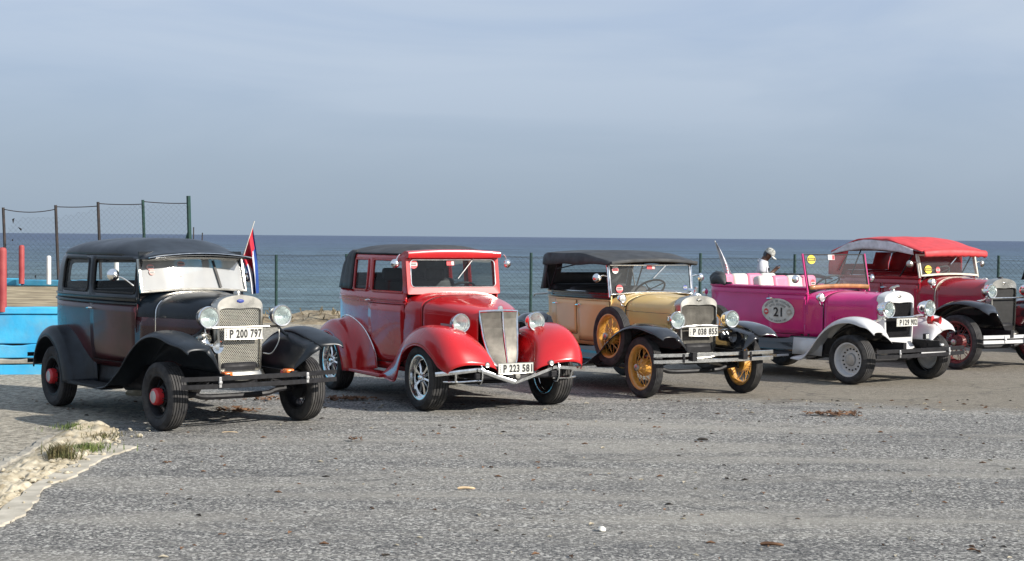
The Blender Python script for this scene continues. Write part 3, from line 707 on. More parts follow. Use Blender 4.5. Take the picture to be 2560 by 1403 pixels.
def roof(car, body, zr, dome, xf, name, mat, zfront=None, xblend=-1.2, wf=None, n=26, k=20, out=0.0, p=2.6):
    """domed roof over the plan outline at height zr, running forward to xf."""
    pts = [body.pt(i / 120, zr, out) for i in range(121)]; xr = min(q.x for q in pts)
    def wid(x):
        if x > pts[0].x: return wf if wf else abs(pts[0].y)
        for a, b in zip(pts, pts[1:]):
            if a.x >= x >= b.x: return abs(lerp(a.y, b.y, (a.x - x) / max(1e-9, a.x - b.x)))
        return 0.002
    rows = []
    for i in range(n + 1):
        t = i / n; x = xr + (xf - xr) * (1 - math.cos(t * math.pi / 2)) ** 0.9
        w = max(0.004, wid(x)); b = max(0, min(1, (x - xblend) / (xf - xblend))) if zfront else 0; b = b * b * (3 - 2 * b)
        z0 = lerp(zr, zfront, b) if zfront else zr
        g = min(1, ((x - xr) / 0.55)) if x < xr + 0.55 else 1; g = math.sqrt(max(0, 1 - (1 - g) ** 2))
        d = dome * g * lerp(1, 0.45, b)
        rows.append([(x, w * math.sin(math.pi / 2 * q), z0 + d * (1 - abs(math.sin(math.pi / 2 * q)) ** p)) for q in [-1 + 2 * j / k for j in range(k + 1)]])
    return MB().grid(rows).build(name, mat, car, solid=0.016, off=0, sharp=70)
def beltline(body, car, z, mat, r=0.011, out=0.004, u0=0.0, name='belt_moulding'):
    return MB().tube(body.rail(z, out, u0), r, 7).build(name, mat, car)
def door(body, car, xa, xb, z0, z1, side, mat, hz, hmat='chrome'):
    d = body.patch(xa, xb, z0, z1, 0.003, side).build('door', mat, car, solid=0.008, off=0)
    lp = body.loop(xa + 0.006, xb - 0.006, z0 - 0.006, z1 + 0.004, 0.02, 0.002, side)
    MB().tube(lp, 0.0042, 5, closed=True, up=(0, 1, 0)).build('door_gap', 'dark_core', d)
    if hz: handle(d, body.at(xb + 0.09, hz, 0.006, side), side, mat=hmat)
    for z in (lerp(z0, z1, .2), lerp(z0, z1, .82)):
        q = body.at(xa, z, 0.010, side); MB().rod(q - Vector((0, 0, .035)), q + Vector((0, 0, .035)), 0.009, 6).build('hinge', mat, d)
    return d
def floor_pan(car, x0, x1, z, w=0.58, mat='upholstery_dark'):
    MB().box(((x0 + x1) / 2, 0, z), (x0 - x1, 2 * w, 0.03)).build('floor_pan', mat, car)
def hood_parts(car, cowl, hood, paint, cowlmat, trim=None, louver=True, hinge=True, hoodmat2=None, sidez=None):
    MB().grid(loft(cowl)).build('cowl', cowlmat, car, solid=0.01, sharp=50)
    rows = loft(hood)
    h = MB().grid(rows).build('hood', paint, car, solid=0.008, sharp=50)
    r0 = loft([hood[0], hood[0]], 1)[0] if False else rows[0]
    MB().tube([Vector((p.x + 0.004, p.y * 1.004, p.z + 0.002)) for p in r0], 0.008 if trim else 0.004, 6, up=(1, 0, 0)).build('hood_band', trim or 'dark_core', h)
    m = len(rows[0])
    if hinge:
        for j in (4, m - 5):
            MB().tube([Vector((r[j].x, r[j].y * 1.003, r[j].z)) for r in rows], 0.0045, 5).build('hood_hinge', hoodmat2 or paint, h)
        MB().tube([Vector((r[m // 2].x, 0, r[m // 2].z + .001)) for r in rows], 0.005, 5).build('hood_hinge', trim or paint, h)
    if louver:
        for sd in (-1, 1):
            q = MB(); nl = 20
            for i in range(nl):
                t = lerp(0.16, 0.86, i / (nl - 1)); f = t * (len(rows) - 1); a = int(f); ro = rows[min(a, len(rows) - 1)]; rn = rows[min(a + 1, len(rows) - 1)]
                j0 = 0; pa = ro[1].lerp(rn[1], f - a); pb = ro[3].lerp(rn[3], f - a); pa = pa.lerp(pb, .15); pb = pa.lerp(pb, .85)
                y = lambda p: sd * (abs(p.y) + 0.006)
                q.add([(pa.x - .009, y(pa) - sd * .007, pa.z), (pa.x + .009, y(pa) + sd * .006, pa.z), (pb.x + .009, y(pb) + sd * .006, pb.z), (pb.x - .009, y(pb) - sd * .007, pb.z), (pa.x + .010, y(pa) - sd * .008, pa.z), (pb.x + .010, y(pb) - sd * .008, pb.z)], [(0, 1, 2, 3), (1, 4, 5, 2), (0, 4, 1), (3, 2, 5)])
            lo = q.build('louver_row', paint, h, flat=True); lo['kind'] = 'stuff'
    return h, rows
def trumpet(car, c, L, r, mat, yaw=0.0, pitch=0.0, name='horn'):
    M = Matrix.Translation(c) @ Matrix.Rotation(yaw, 4, 'Z') @ Matrix.Rotation(pitch, 4, 'Y')
    h = MB().lathe([(0.0, -L), (0.055, -L), (0.058, -L + .06), (0.022, -L + .075), (0.02, -L * .55), (0.03, -L * .25), (r * .7, -0.03), (r, 0.0), (r * 1.04, 0.004), (r * .96, 0.0), (r * .6, -.04), (0.0, -L * .3)], 24, 'x', M=M).build(name, mat, car)
    return h

# ============================================================ 1 the black and maroon two-door sedan
o_, rz_ = carpos((420, 1075), 38, 0.712)
car = empty('vintage_sedan', o_, rz_, 'black and maroon vintage sedan with red hub caps and woven nickel radiator grille', 'car')
BLACK = car
ht = 0.745; WB = 2.585; TR = 0.325
w = make_wheel(car, TR, 0.185, 0.205, 'wire', 'iron_black', 'iron_black', 'hubcap_red', 28, 0.082)
place_wheels(car, w, WB, ht, TR, steer=R(2))
modelA_fenders(car, 0.945, 0.315, 'black_satin', wb=WB, ht=0.73, tip=0.63, tipk=0.76)
running_board(car, 0.315, trim=None)
chassis(car, WB, .31, ht=ht)
zz = [.5, .7, 1.0, 1.2, 1.5, 1.6, 1.65, 1.68, 1.705, 1.725, 1.735]; yy = [.93, .985, 1.0, 1.0, .968, .95, .935, .915, .885, .84, .79]
zr_ = [0, 1.3, 1.5, 1.6, 1.65, 1.68, 1.705, 1.725, 1.735]; rr_ = [0, 0, .035, .105, .20, .26, .3, .34, .38]
B = Body([(-.95, -.595), (-1.4, -.66), (-1.9, -.69), (-2.4, -.685), (-2.8, -.655), (-3.05, -.575), (-3.17, -.40), (-3.20, 0)], lambda z: interp(zz, yy, z), lambda z: interp(zr_, rr_, z))
wd = (-1.00, -1.84, 1.262, 1.60, .035); wq = (-1.98, -2.70, 1.262, 1.60, .05)
B.shell(.50, 1.155, []).build('body', 'maroon_paint', car, solid=0.012, off=-1, sharp=60)
up = B.shell(1.155, 1.642, [wd, wq, (-3.165, -99, 1.33, 1.55, .04)], nz=8).build('cabin', 'black_paint', car, solid=0.03, off=-1, sharp=60)
beltline(B, car, 1.155, 'black_paint', .014); beltline(B, car, 1.215, 'black_paint', .010)
def dome_roof(car, body, zb, h, xf, name, mat, wf, zf, hf, n=34, k=24, ex=2.3, rr=.95, xbl=-1.45):
    pts = [body.pt(i / 160, zb, .001) for i in range(161)]; xr = min(q.x for q in pts); rows = []
    def wid(x):
        if x > pts[0].x: return lerp(abs(pts[0].y), wf, min(1, (x - pts[0].x) / (xf - pts[0].x)))
        for p, q in zip(pts, pts[1:]):
            if p.x >= x >= q.x: return abs(lerp(p.y, q.y, (p.x - x) / max(1e-9, p.x - q.x)))
        return .003
    for i in range(n + 1):
        t = i / n; x = xr + (xf - xr) * (1 - math.cos(t * math.pi / 2)) ** 1.1; w_ = max(.003, wid(x))
        f = max(0, min(1, (x - xbl) / (xf - xbl))); f = f * f * (3 - 2 * f)
        g = min(1, (x - xr) / rr); g = (1 - (1 - g) ** ex) ** (1 / 2.0)
        zz_ = lerp(zb, zf, f); hh = lerp(h, hf, f) * g; r = []
        for j in range(k + 1):
            q = math.pi * j / k; cq, sq = math.cos(q), math.sin(q); r.append((x, -w_ * math.copysign(abs(cq) ** (2 / ex), cq), zz_ + hh * abs(sq) ** (2 / ex)))
        rows.append(r)
    return MB().grid(rows).build(name, mat, car, solid=.014, off=-1, sharp=80)
dome_roof(car, B, 1.640, .180, -.735, 'roof', 'black_satin', .575, 1.607, .062)
MB().box((-.975, 0, 1.645), (.03, 1.14, .075)).build('header_panel', 'black_paint', car)
vis = MB().grid([[(x, y, z + .035 * (1 - (y / .57) ** 2)) for y in [-.57 + 1.14 * j / 14 for j in range(15)]] for (x, z) in ((-.96, 1.612), (-.84, 1.608), (-.735, 1.610))]).build('visor', 'black_paint', car, solid=.012)
MB().tube([(-.728, y, 1.622 + .045 * (1 - (y / .57) ** 2)) for y in [-.57 + 1.14 * j / 16 for j in range(17)]], .0065, 6).build('visor_trim', 'chrome', vis)
for sd in (-1, 1):
    door(B, car, -.965, -1.885, .56, 1.14, sd, 'maroon_paint', 1.09)
    pane(B, up, *wd, sd, 'rubber_black', 'glass'); pane(B, up, *wq, sd, 'rubber_black', 'glass_dusty')
glassmat('glass_painted_glare', (0.85, 0.88, 0.88), 0.50, haze=0.40, hazecol=(0.70, 0.70, 0.67))  # pale haze and raised reflectance in the pane stand in for reflected sky glare
WS = (-.885, 1.275, -.975, 1.598, .58, .575)
ws = windshield(car, *WS, .028, 'nickel', 'glass_painted_glare', th=.02, archt=.02)
for (t, k, ww, hh, m_) in ((-.80, .78, .085, .06, 'salmon_print'), (-.22, .88, .09, .05, 'salmon_print'), (-.25, .48, .05, .035, 'plate_white'), (-.78, .62, .06, .06, 'salmon_print')):
    sticker(ws, ws_point(*WS, t, k), ww, hh, [m_, 'sticker_white'], True, -.27)
MB().sweep([ws_point(*WS, .40, .98, .02), ws_point(*WS, .50, .12, .02)], [(-.012, -.005), (.012, -.005), (.012, .005), (-.012, .005)], up=(1, 0, 0)).build('wiper', 'rubber_black', ws)  # dark strip standing in for the interior post visible through the pane
_, hrows = hood_parts(car, [(-.985, .598, .52, 1.05, 1.292, 2.7), (-.86, .56, .52, 1.05, 1.285, 2.7), (-.735, .50, .52, 1.05, 1.272, 2.7)], [(-.725, .498, .56, 1.045, 1.272, 2.7), (-.35, .395, .56, 1.04, 1.264, 2.7), (-.01, .268, .58, 1.03, 1.245, 2.8)], 'black_paint', 'black_paint', 'chrome')
for sd in (-1, 1):   # maroon lower hood and cowl sides
    rows = []
    for (x, w_) in [(-.98, .6), (-.86, .563), (-.735, .503), (-.55, .455), (-.35, .398), (-.15, .328), (-.01, .272)]:
        rows.append([(x, sd * (w_ + .003), lerp(.57, 1.03, j / 5)) for j in range(6)])
    MB().grid(rows).build('hood_side_panel', 'maroon_paint', car, solid=.004)
sh, hf = radiator(car, .095, .252, .53, 1.15, 1.255, 'nickel', 'grille_nickel', 'weave', head=.095, foot=.035)
MB().grid([[(.105 + .05 * j / 4, y, .545 - .10 * j / 4 * (1 - .5 * (y / .24) ** 2)) for j in range(5)] for y in [-.24 + .48 * i / 10 for i in range(11)]]).build('radiator_apron', 'nickel', car, solid=.004)
MB().lathe([(0, .05), (.03, .045), (.036, .03), (.036, 0), (.03, -.02)], 16, 'z', c=(.03, 0, 1.265)).build('radiator_cap', 'nickel', car)
for sd in (-1, 1):
    headlight(car, (.20, sd * .395, 1.07), .102, .155)
    MB().tube(catmull([(.12, sd * .395, .97), (.10, sd * .47, .90), (.05, sd * .56, .86)], 8), .014, 7).build('headlight_bracket', 'black_satin', car)
    MB().tube(catmull([(.14, sd * .40, .96), (.16, sd * .39, .82), (.13, sd * .33, .70), (.08, sd * .26, .70)], 12), .007, 6).build('headlight_conduit', 'nickel', car)
    s_ = MB().box((.45, sd * .33, .545), (.10, .085, .045)).build('turn_signal', 'lamp_amber', car, bevel=.014, bseg=3)
    MB().box((.40, sd * .33, .53), (.06, .09, .05)).build('lamp_base', 'lamp_red', s_, bevel=.01)
    MB().sweep([(.5, sd * .34, .50), (.25, sd * .36, .51), (0, sd * .36, .50)], [(-.028, -.04), (.028, -.04), (.028, .04), (-.028, .04)]).build('frame_horn', 'iron_black', car)
MB().rod((.15, -.40, .965), (.15, .40, .965), .013, 8).build('headlight_bar', 'nickel', car)
plate(car, 'P 200 797', (.165, 0, .905))
trumpet(car, (.36, -.375, .80), .26, .060, 'chrome', yaw=.15); trumpet(car, (.16, -.385, .865), .16, .04, 'nickel', yaw=-.1)
bumper(car, .60, .485, .83, 'iron_black', bars=((.036, .046), (-.036, .046)), bow=.08, clamps=(.45,), clampmat='silver_cap')
for dz in (.035, -.035): MB().sweep([(-3.42 + .06 * (1 - t * t), .78 * t, .47 + dz) for t in [-1 + i / 8 for i in range(17)]], [(-.005, -.022), (.005, -.022), (.005, .022), (-.005, .022)]).build('bumper_bar', 'iron_black', car)
for sd in (-1, 1): MB().box((-3.3, sd * .4, .47), (.3, .03, .06)).build('bumper_bracket', 'iron_black', car)
mirror(car, (-.965, -.625, 1.34), (-1.06, -.80, 1.45), .062, (1, -.25, .1)); mirror(car, (-.965, .60, 1.36), (-1.0, .69, 1.42), .062, (1, .25, .1))
floor_pan(car, -.9, -3.1, .55); seat(car, -1.72, .78, 1.1, ['upholstery_dark'], .45); seat(car, -2.6, .78, 1.1, ['upholstery_dark'], .45)
steering(car, (-1.42, .3, 1.17), .2)
MB().box((-1.03, 0, 1.15), (.1, 1.1, .16)).build('dashboard', 'dash_dark', car)

# ============================================================ 2 the red custom sedan with the black soft top
o_, rz_ = carpos((1079, 1025), 28.5, 0.70)
car = empty('vintage_sedan', o_, rz_, 'glossy red vintage sedan with black soft roof, chrome wheels and V-shaped chrome bumper', 'car')
ht = .76; WB = 2.53; TR = .352
w = make_wheel(car, TR, .225, .235, 'mag', 'chrome', 'chrome', 'chrome')
place_wheels(car, w, WB, ht, TR, steer=R(1))
O = [(-1.08, -.80, .275), (-.62, -.86, .265), (-.47, -.875, .44), (-.35, -.885, .59), (-.10, -.89, .69), (.15, -.89, .69), (.36, -.88, .60), (.50, -.86, .50), (.60, -.80, .445)]
C = [(-1.18, -.70, .32), (-.82, -.725, .50), (-.57, -.735, .70), (-.31, -.735, .84), (-.05, -.73, .905), (.2, -.715, .905), (.43, -.695, .84), (.60, -.66, .71), (.70, -.60, .53)]
I = [(-1.2, -.60, .35), (-.85, -.58, .50), (-.55, -.52, .68), (-.3, -.46, .78), (-.05, -.41, .80), (.2, -.36, .76), (.40, -.31, .66), (.52, -.26, .54), (.60, -.22, .42)]
fender(car, O, C, I, 'red_paint', 'front_fender', n=48, k=10, rim='red_paint')
for sd in (-1, 1):
    ii = catmull(I, 30); MB().grid([[(p.x, -sd * lerp(p.y, -.2, t), lerp(p.z, min(p.z - .02, .44), t)) for t in (0, .5, 1)] for p in ii]).build('fender_valance', 'red_paint', car)
    MB().tube([(p.x, -sd * p.y, p.z + .006) for p in ii[10:28]], .006, 5).build('fender_welt', 'red_paint', car)
C2 = [(-1.9, -.80, .27), (-1.95, -.81, .5), (-2.13, -.81, .72), (-2.48, -.80, .85), (-2.82, -.79, .77), (-3.0, -.77, .6), (-3.08, -.75, .44)]
O2 = [(-2.08, -.87, .265), (-2.13, -.885, .45), (-2.25, -.89, .60), (-2.52, -.895, .70), (-2.78, -.89, .64), (-2.92, -.88, .52), (-2.98, -.86, .42)]
I2 = [(-1.52, -.665, .33), (-1.62, -.665, .55), (-1.95, -.66, .78), (-2.45, -.65, .90), (-2.85, -.6, .80), (-3.05, -.5, .62), (-3.1, -.45, .46)]
fender(car, O2, C2, I2, 'red_paint', 'rear_fender', n=36, k=9, rim='red_paint')
for sd in (-1, 1): MB().tube([(p.x, -sd * (p.y - .006), p.z) for p in catmull(I2, 40)[:26]], .0075, 6).build('fender_welt', 'chrome', car)
zz2 = [.3, .5, .9, 1.1, 1.25, 1.58, 1.64, 1.68]; yy2 = [.93, .96, 1, 1, .99, .945, .93, .88]
zr2 = [0, 1.2, 1.5, 1.64, 1.68]; rr2 = [0, 0, .10, .24, .34]
B = Body([(-.93, -.585), (-1.4, -.645), (-1.9, -.668), (-2.4, -.66), (-2.78, -.615), (-3.0, -.51), (-3.09, -.3), (-3.11, 0)], lambda z: interp(zz2, yy2, z), lambda z: interp(zr2, rr2, z))
wd = (-1.0, -1.745, 1.222, 1.585, .03); wq = (-1.875, -2.27, 1.222, 1.585, .03)
B.shell(.33, 1.225, [], nz=9).build('body', 'red_paint', car, solid=.012, off=-1, sharp=60)
ucut = B.u_at(-2.33)
mb = MB()
us = [0, .03, B.u_at(-1.0), B.u_at(-1.25), B.u_at(-1.5), B.u_at(-1.745), B.u_at(-1.80), B.u_at(-1.875), B.u_at(-2.1), B.u_at(-2.27), ucut]; zs_ = [1.225, 1.3, 1.4, 1.5, 1.585, 1.61, 1.64]
us = sorted(set(us))
for sd in (-1, 1):
    def sk(i, j):
        u = (us[i] + us[i + 1]) / 2; z = (zs_[j] + zs_[j + 1]) / 2
        return z < 1.585 and (B.u_at(-1.0) < u < B.u_at(-1.745) or B.u_at(-1.875) < u < B.u_at(-2.27))
    mb.grid([[B.pt(u, z, 0, sd) for z in zs_] for u in us], skip=sk, flip=sd > 0)
cab = mb.build('cabin', 'red_paint', car, solid=.03, off=-1)
mb = MB(); nu = 24
rows = [[B.pt(lerp(ucut - .01, 1, i / nu), z, .012 + .006 * math.sin(i * 1.9), -1) for z in (1.222, 1.3, 1.4, 1.5, 1.6, 1.65, 1.685)] for i in range(nu + 1)]
rows2 = [[Vector((p.x, -p.y, p.z)) for p in r] for r in rows]
skw = lambda i, j: i >= 15 and j in (2, 3)
st = MB().grid(rows, skip=skw).grid(rows2, flip=True, skip=skw).build('soft_top', 'canvas_black', car, solid=.012, weld=True)
roof(car, B, 1.655, .098, -.98, 'soft_roof', 'canvas_black', zfront=1.655, xblend=-1.2, wf=.59, out=.012)
for z in (1.095, 1.135): beltline(B, car, z, 'red_paint', .009)
for sd in (-1, 1):
    door(B, car, -.965, -1.80, .42, 1.08, sd, 'red_paint', 1.115)
    pane(B, cab, *wd, sd, 'red_paint', 'glass'); pane(B, cab, *wq, sd, 'red_paint', 'glass_dusty')
# windshield surround with rounded opening
def rrect(hw, z0, z1, r, n=6):
    P = []
    for (cy, cz, t0) in ((hw - r, z1 - r, 0), (-hw + r, z1 - r, 90), (-hw + r, z0 + r, 180), (hw - r, z0 + r, 270)):
        for q in range(n + 1): t = R(t0 + 90 * q / n); P.append((cy + r * math.cos(t), cz + r * math.sin(t)))
    return P
xw = lambda z: -.88 - (z - 1.25) * .16
inn = rrect(.535, 1.285, 1.592, .045); ou = rrect(.595, 1.20, 1.645, .02)
rows = [[Vector((xw(z) - .10, y, z)) for y, z in ou], [Vector((xw(z) - .012, y * .995, z)) for y, z in ou], [Vector((xw(z), y * .985, lerp(z, 1.4, .03))) for y, z in ou], [Vector((xw(z) - .002, y * 1.02, lerp(z, 1.44, -.05))) for y, z in inn], [Vector((xw(z) - .03, y, z)) for y, z in inn]]
sur = MB().grid(rows, cv=True).build('windshield_surround', 'red_paint', car, sharp=30)
MB().tube([Vector((xw(z) - .004, y, z)) for y, z in inn], .009, 6, closed=True, up=(1, 0, 0)).build('windshield_trim', 'chrome', sur)
MB().poly([Vector((xw(z) - .018, y, z)) for y, z in inn], (-.004, 0, 0)).build('windshield_pane', 'glass', sur, flat=True)
hd = []
for i in range(15):
    t = -1 + 2 * i / 14; y = .585 * t; c = .022 * (1 - t * t)
    hd.append([(-1.06, y, 1.66 + c), (-.97, y, 1.692 + c), (-.90, y, 1.690 + c), (-.865, y, 1.678 + c), (-.855, y, 1.655 + c * .6), (-.87, y, 1.618), (-.93, y, 1.612), (-1.06, y, 1.62)])
MB().grid(hd, cv=True).poly([Vector(p) for p in hd[0]], (0, -.002, 0)).poly([Vector(p) for p in hd[-1]], (0, .002, 0)).build('header_visor', 'red_paint', car, sharp=45)
for (t, k, ww, hh, m_, rd) in ((-.90, .84, .10, .10, 'sticker_red', True), (-.05, .88, .095, .055, 'sticker_red', False)):
    sticker(sur, Vector((xw(lerp(1.285, 1.592, k)) - .01, .545 * t, lerp(1.285, 1.592, k))), ww, hh, [m_, 'sticker_white'], rd, -.16)
MB().sweep([(xw(1.6) + .012, .26, 1.605), (xw(1.4) + .012, .05, 1.38)], [(-.004, -.004), (.004, -.004), (.004, .004), (-.004, .004)], up=(1, 0, 0)).build('wiper', 'silver_cap', sur)
ck = [(-.98, .588, .40, 1.02, 1.235, 3.0), (-.80, .57, .40, 1.02, 1.225, 3.0), (-.62, .53, .42, 1.015, 1.20, 3.0)]
hk = [(-.612, .527, .46, 1.01, 1.20, 3.0), (-.35, .46, .46, 1.005, 1.165, 3.0), (-.08, .365, .46, .99, 1.12, 3.1), (.08, .285, .46, .985, 1.088, 3.2), (.17, .232, .46, .975, 1.062, 3.3)]
_, hr = hood_parts(car, ck, hk, 'red_paint', 'red_paint', louver=False)
for sd in (-1, 1):    # mesh vent in hood side
    v = MB().poly([(x, sd * (w_ + .004), z) for (x, w_, z) in ((-.30, .447, .78), (.02, .345, .79), (.02, .345, .90), (-.30, .447, .91))], (0, sd * .003, 0)).build('hood_vent', 'silver_cap', car, flat=True)
    MB().tube([(-.48, sd * .50, .80), (-.2, sd * .425, .80), (.08, sd * .33, .80)], .006, 5).build('side_trim', 'chrome', car)
# grille: two flat panels meeting in a forward V, chrome frame and spine
gx = lambda y, z: .185 + .10 * (1 - abs(y) / .235) + .13 * max(0, (1.055 - z) / .57) ** 1.5
gw = lambda z: interp([.47, .55, .75, 1.055], [.10, .165, .205, .228], z)
zs_ = [1.055, .98, .88, .78, .68, .60, .53, .475]
MB().grid([[(gx(t * gw(z), z) - .02, t * gw(z), z) for t in [-1 + k / 6 for k in range(13)]] for z in zs_]).build('grille_panel', 'dark_core', car)
g = MB()
for i in range(41):
    t = -1 + 2 * i / 40
    if abs(t) < .02: continue
    g.sweep([(gx(t * gw(z), z), t * gw(z), z) for z in zs_], [(-.0022, -.004), (.0022, -.004), (.0022, .004), (-.0022, .004)], up=(1, 0, 0))
gb = g.build('grille_mesh', 'grille_dull', car, flat=True); gb['kind'] = 'stuff'
lp = [(gx(gw(z), z), -gw(z), z) for z in zs_] + [(gx(0, .47) , 0, .455)] + [(gx(gw(z), z), gw(z), z) for z in reversed(zs_)] + [(gx(.1, 1.06), .1, 1.062), (gx(0, 1.06), 0, 1.066), (gx(.1, 1.06), -.1, 1.062)]
gf = MB().tube(lp, .014, 8, closed=True, up=(1, 0, 0)).build('grille_frame', 'chrome', car)
MB().tube([(gx(0, z) + .004, 0, z) for z in zs_], .009, 7, up=(1, 0, 0)).build('grille_spine', 'chrome', gf)
MB().lathe([(0, .012), (.028, .01), (.034, 0)], 16, 'x', c=(.235, 0, 1.085)).build('emblem', 'chrome', car)
for sd in (-1, 1):
    headlight(car, (.20, sd * .46, .935), .100, .15)
    MB().tube([(.10, sd * .46, .86), (.08, sd * .45, .79)], .02, 8, up=(1, 0, 0)).build('headlight_bracket', 'chrome', car)
    fl = MB().lathe([(0.0, -.05), (.026, -.04), (.031, 0), (.028, .01), (.02, .008)], 16, 'x', c=(.68, sd * .385, .525)).build('fog_lamp', 'nickel', car); MB().lathe([(0, .012), (.024, .006)], 14, 'x', c=(.68, sd * .385, .525)).build('lens', 'lens', fl)
    MB().box((.60, sd * .385, .485), (.04, .02, .07)).build('lamp_bracket', 'iron_black', fl)
    p = [(.50, sd * .90, .428), (.60, sd * .70, .452), (.62, sd * .46, .472), (.625, sd * .32 - .012, .425), (.63, sd * .15 - .022, .37), (.635, -.03, .325)]
    bb = MB().sweep(p, [(-.012, -.016), (.008, -.022), (.016, 0), (.008, .022), (-.012, .016)]).build('bumper_bar', 'chrome', car, sharp=60)
    MB().tube([(.48, sd * .80, .345), (.57, sd * .66, .345), (.61, sd * .44, .355)], .010, 7).build('bumper_rail', 'chrome', bb)
    MB().tube([(.585, sd * .70, .44), (.56, sd * .69, .345)], .013, 7, up=(1, 0, 0)).build('bumper_post', 'chrome', bb)
    gp = [(.62, sd * .46, .50), (.665, sd * .46, .515), (.695, sd * .46, .49), (.70, sd * .46, .43), (.69, sd * .46, .37), (.655, sd * .46, .335), (.61, sd * .46, .345)]
    MB().sweep(catmull(gp, 16), [(-.02, -.007), (.02, -.007), (.02, .007), (-.02, .007)], up=(0, 1, 0)).build('bumper_guard', 'chrome', bb, sharp=50)
    MB().box((.45, sd * .4, .43), (.35, .04, .05)).build('bumper_bracket', 'iron_black', car)
    MB().box((-1.55, sd * .745, .285), (.98, .21, .045)).build('running_board', 'red_paint', car, bevel=.012)
MB().box((.42, 0, .40), (.4, 1.0, .08)).build('front_pan', 'iron_black', car, bevel=.02)
MB().poly([(.645, -.13, .40), (.655, 0, .345), (.645, .13, .40), (.63, .2, .425), (.63, -.2, .425)], (-.01, 0, 0)).build('plate_bracket', 'iron_black', car, flat=True)
MB().lathe([(0, .006), (.028, .004), (.03, 0)], 16, 'x', c=(.66, -.01, .395)).build('emblem', 'nickel', car)
plate(car, 'P 223 581', (.66, -.035, .478))
mirror(car, (-.93, -.66, 1.655), (-.94, -.715, 1.55), .052, (1, -.3, 0)); mirror(car, (-.93, .66, 1.655), (-.94, .715, 1.55), .052, (1, .3, 0))
chassis(car, WB, .3, ht=ht)
floor_pan(car, -.6, -2.95, .40); seat(car, -1.72, .72, 1.1, ['upholstery_dark'], .62); seat(car, -2.55, .72, 1.05, ['upholstery_dark'], .5)
steering(car, (-1.35, .3, 1.20), .2); MB().box((-1.06, 0, 1.16), (.1, 1.1, .14)).build('dashboard', 'dash_dark', car)
for sd in (-1, 1): MB().box((-1.98, sd * .28, 1.40), (.09, .26, .16)).build('headrest', 'upholstery_dark', car, bevel=.035, bseg=3)

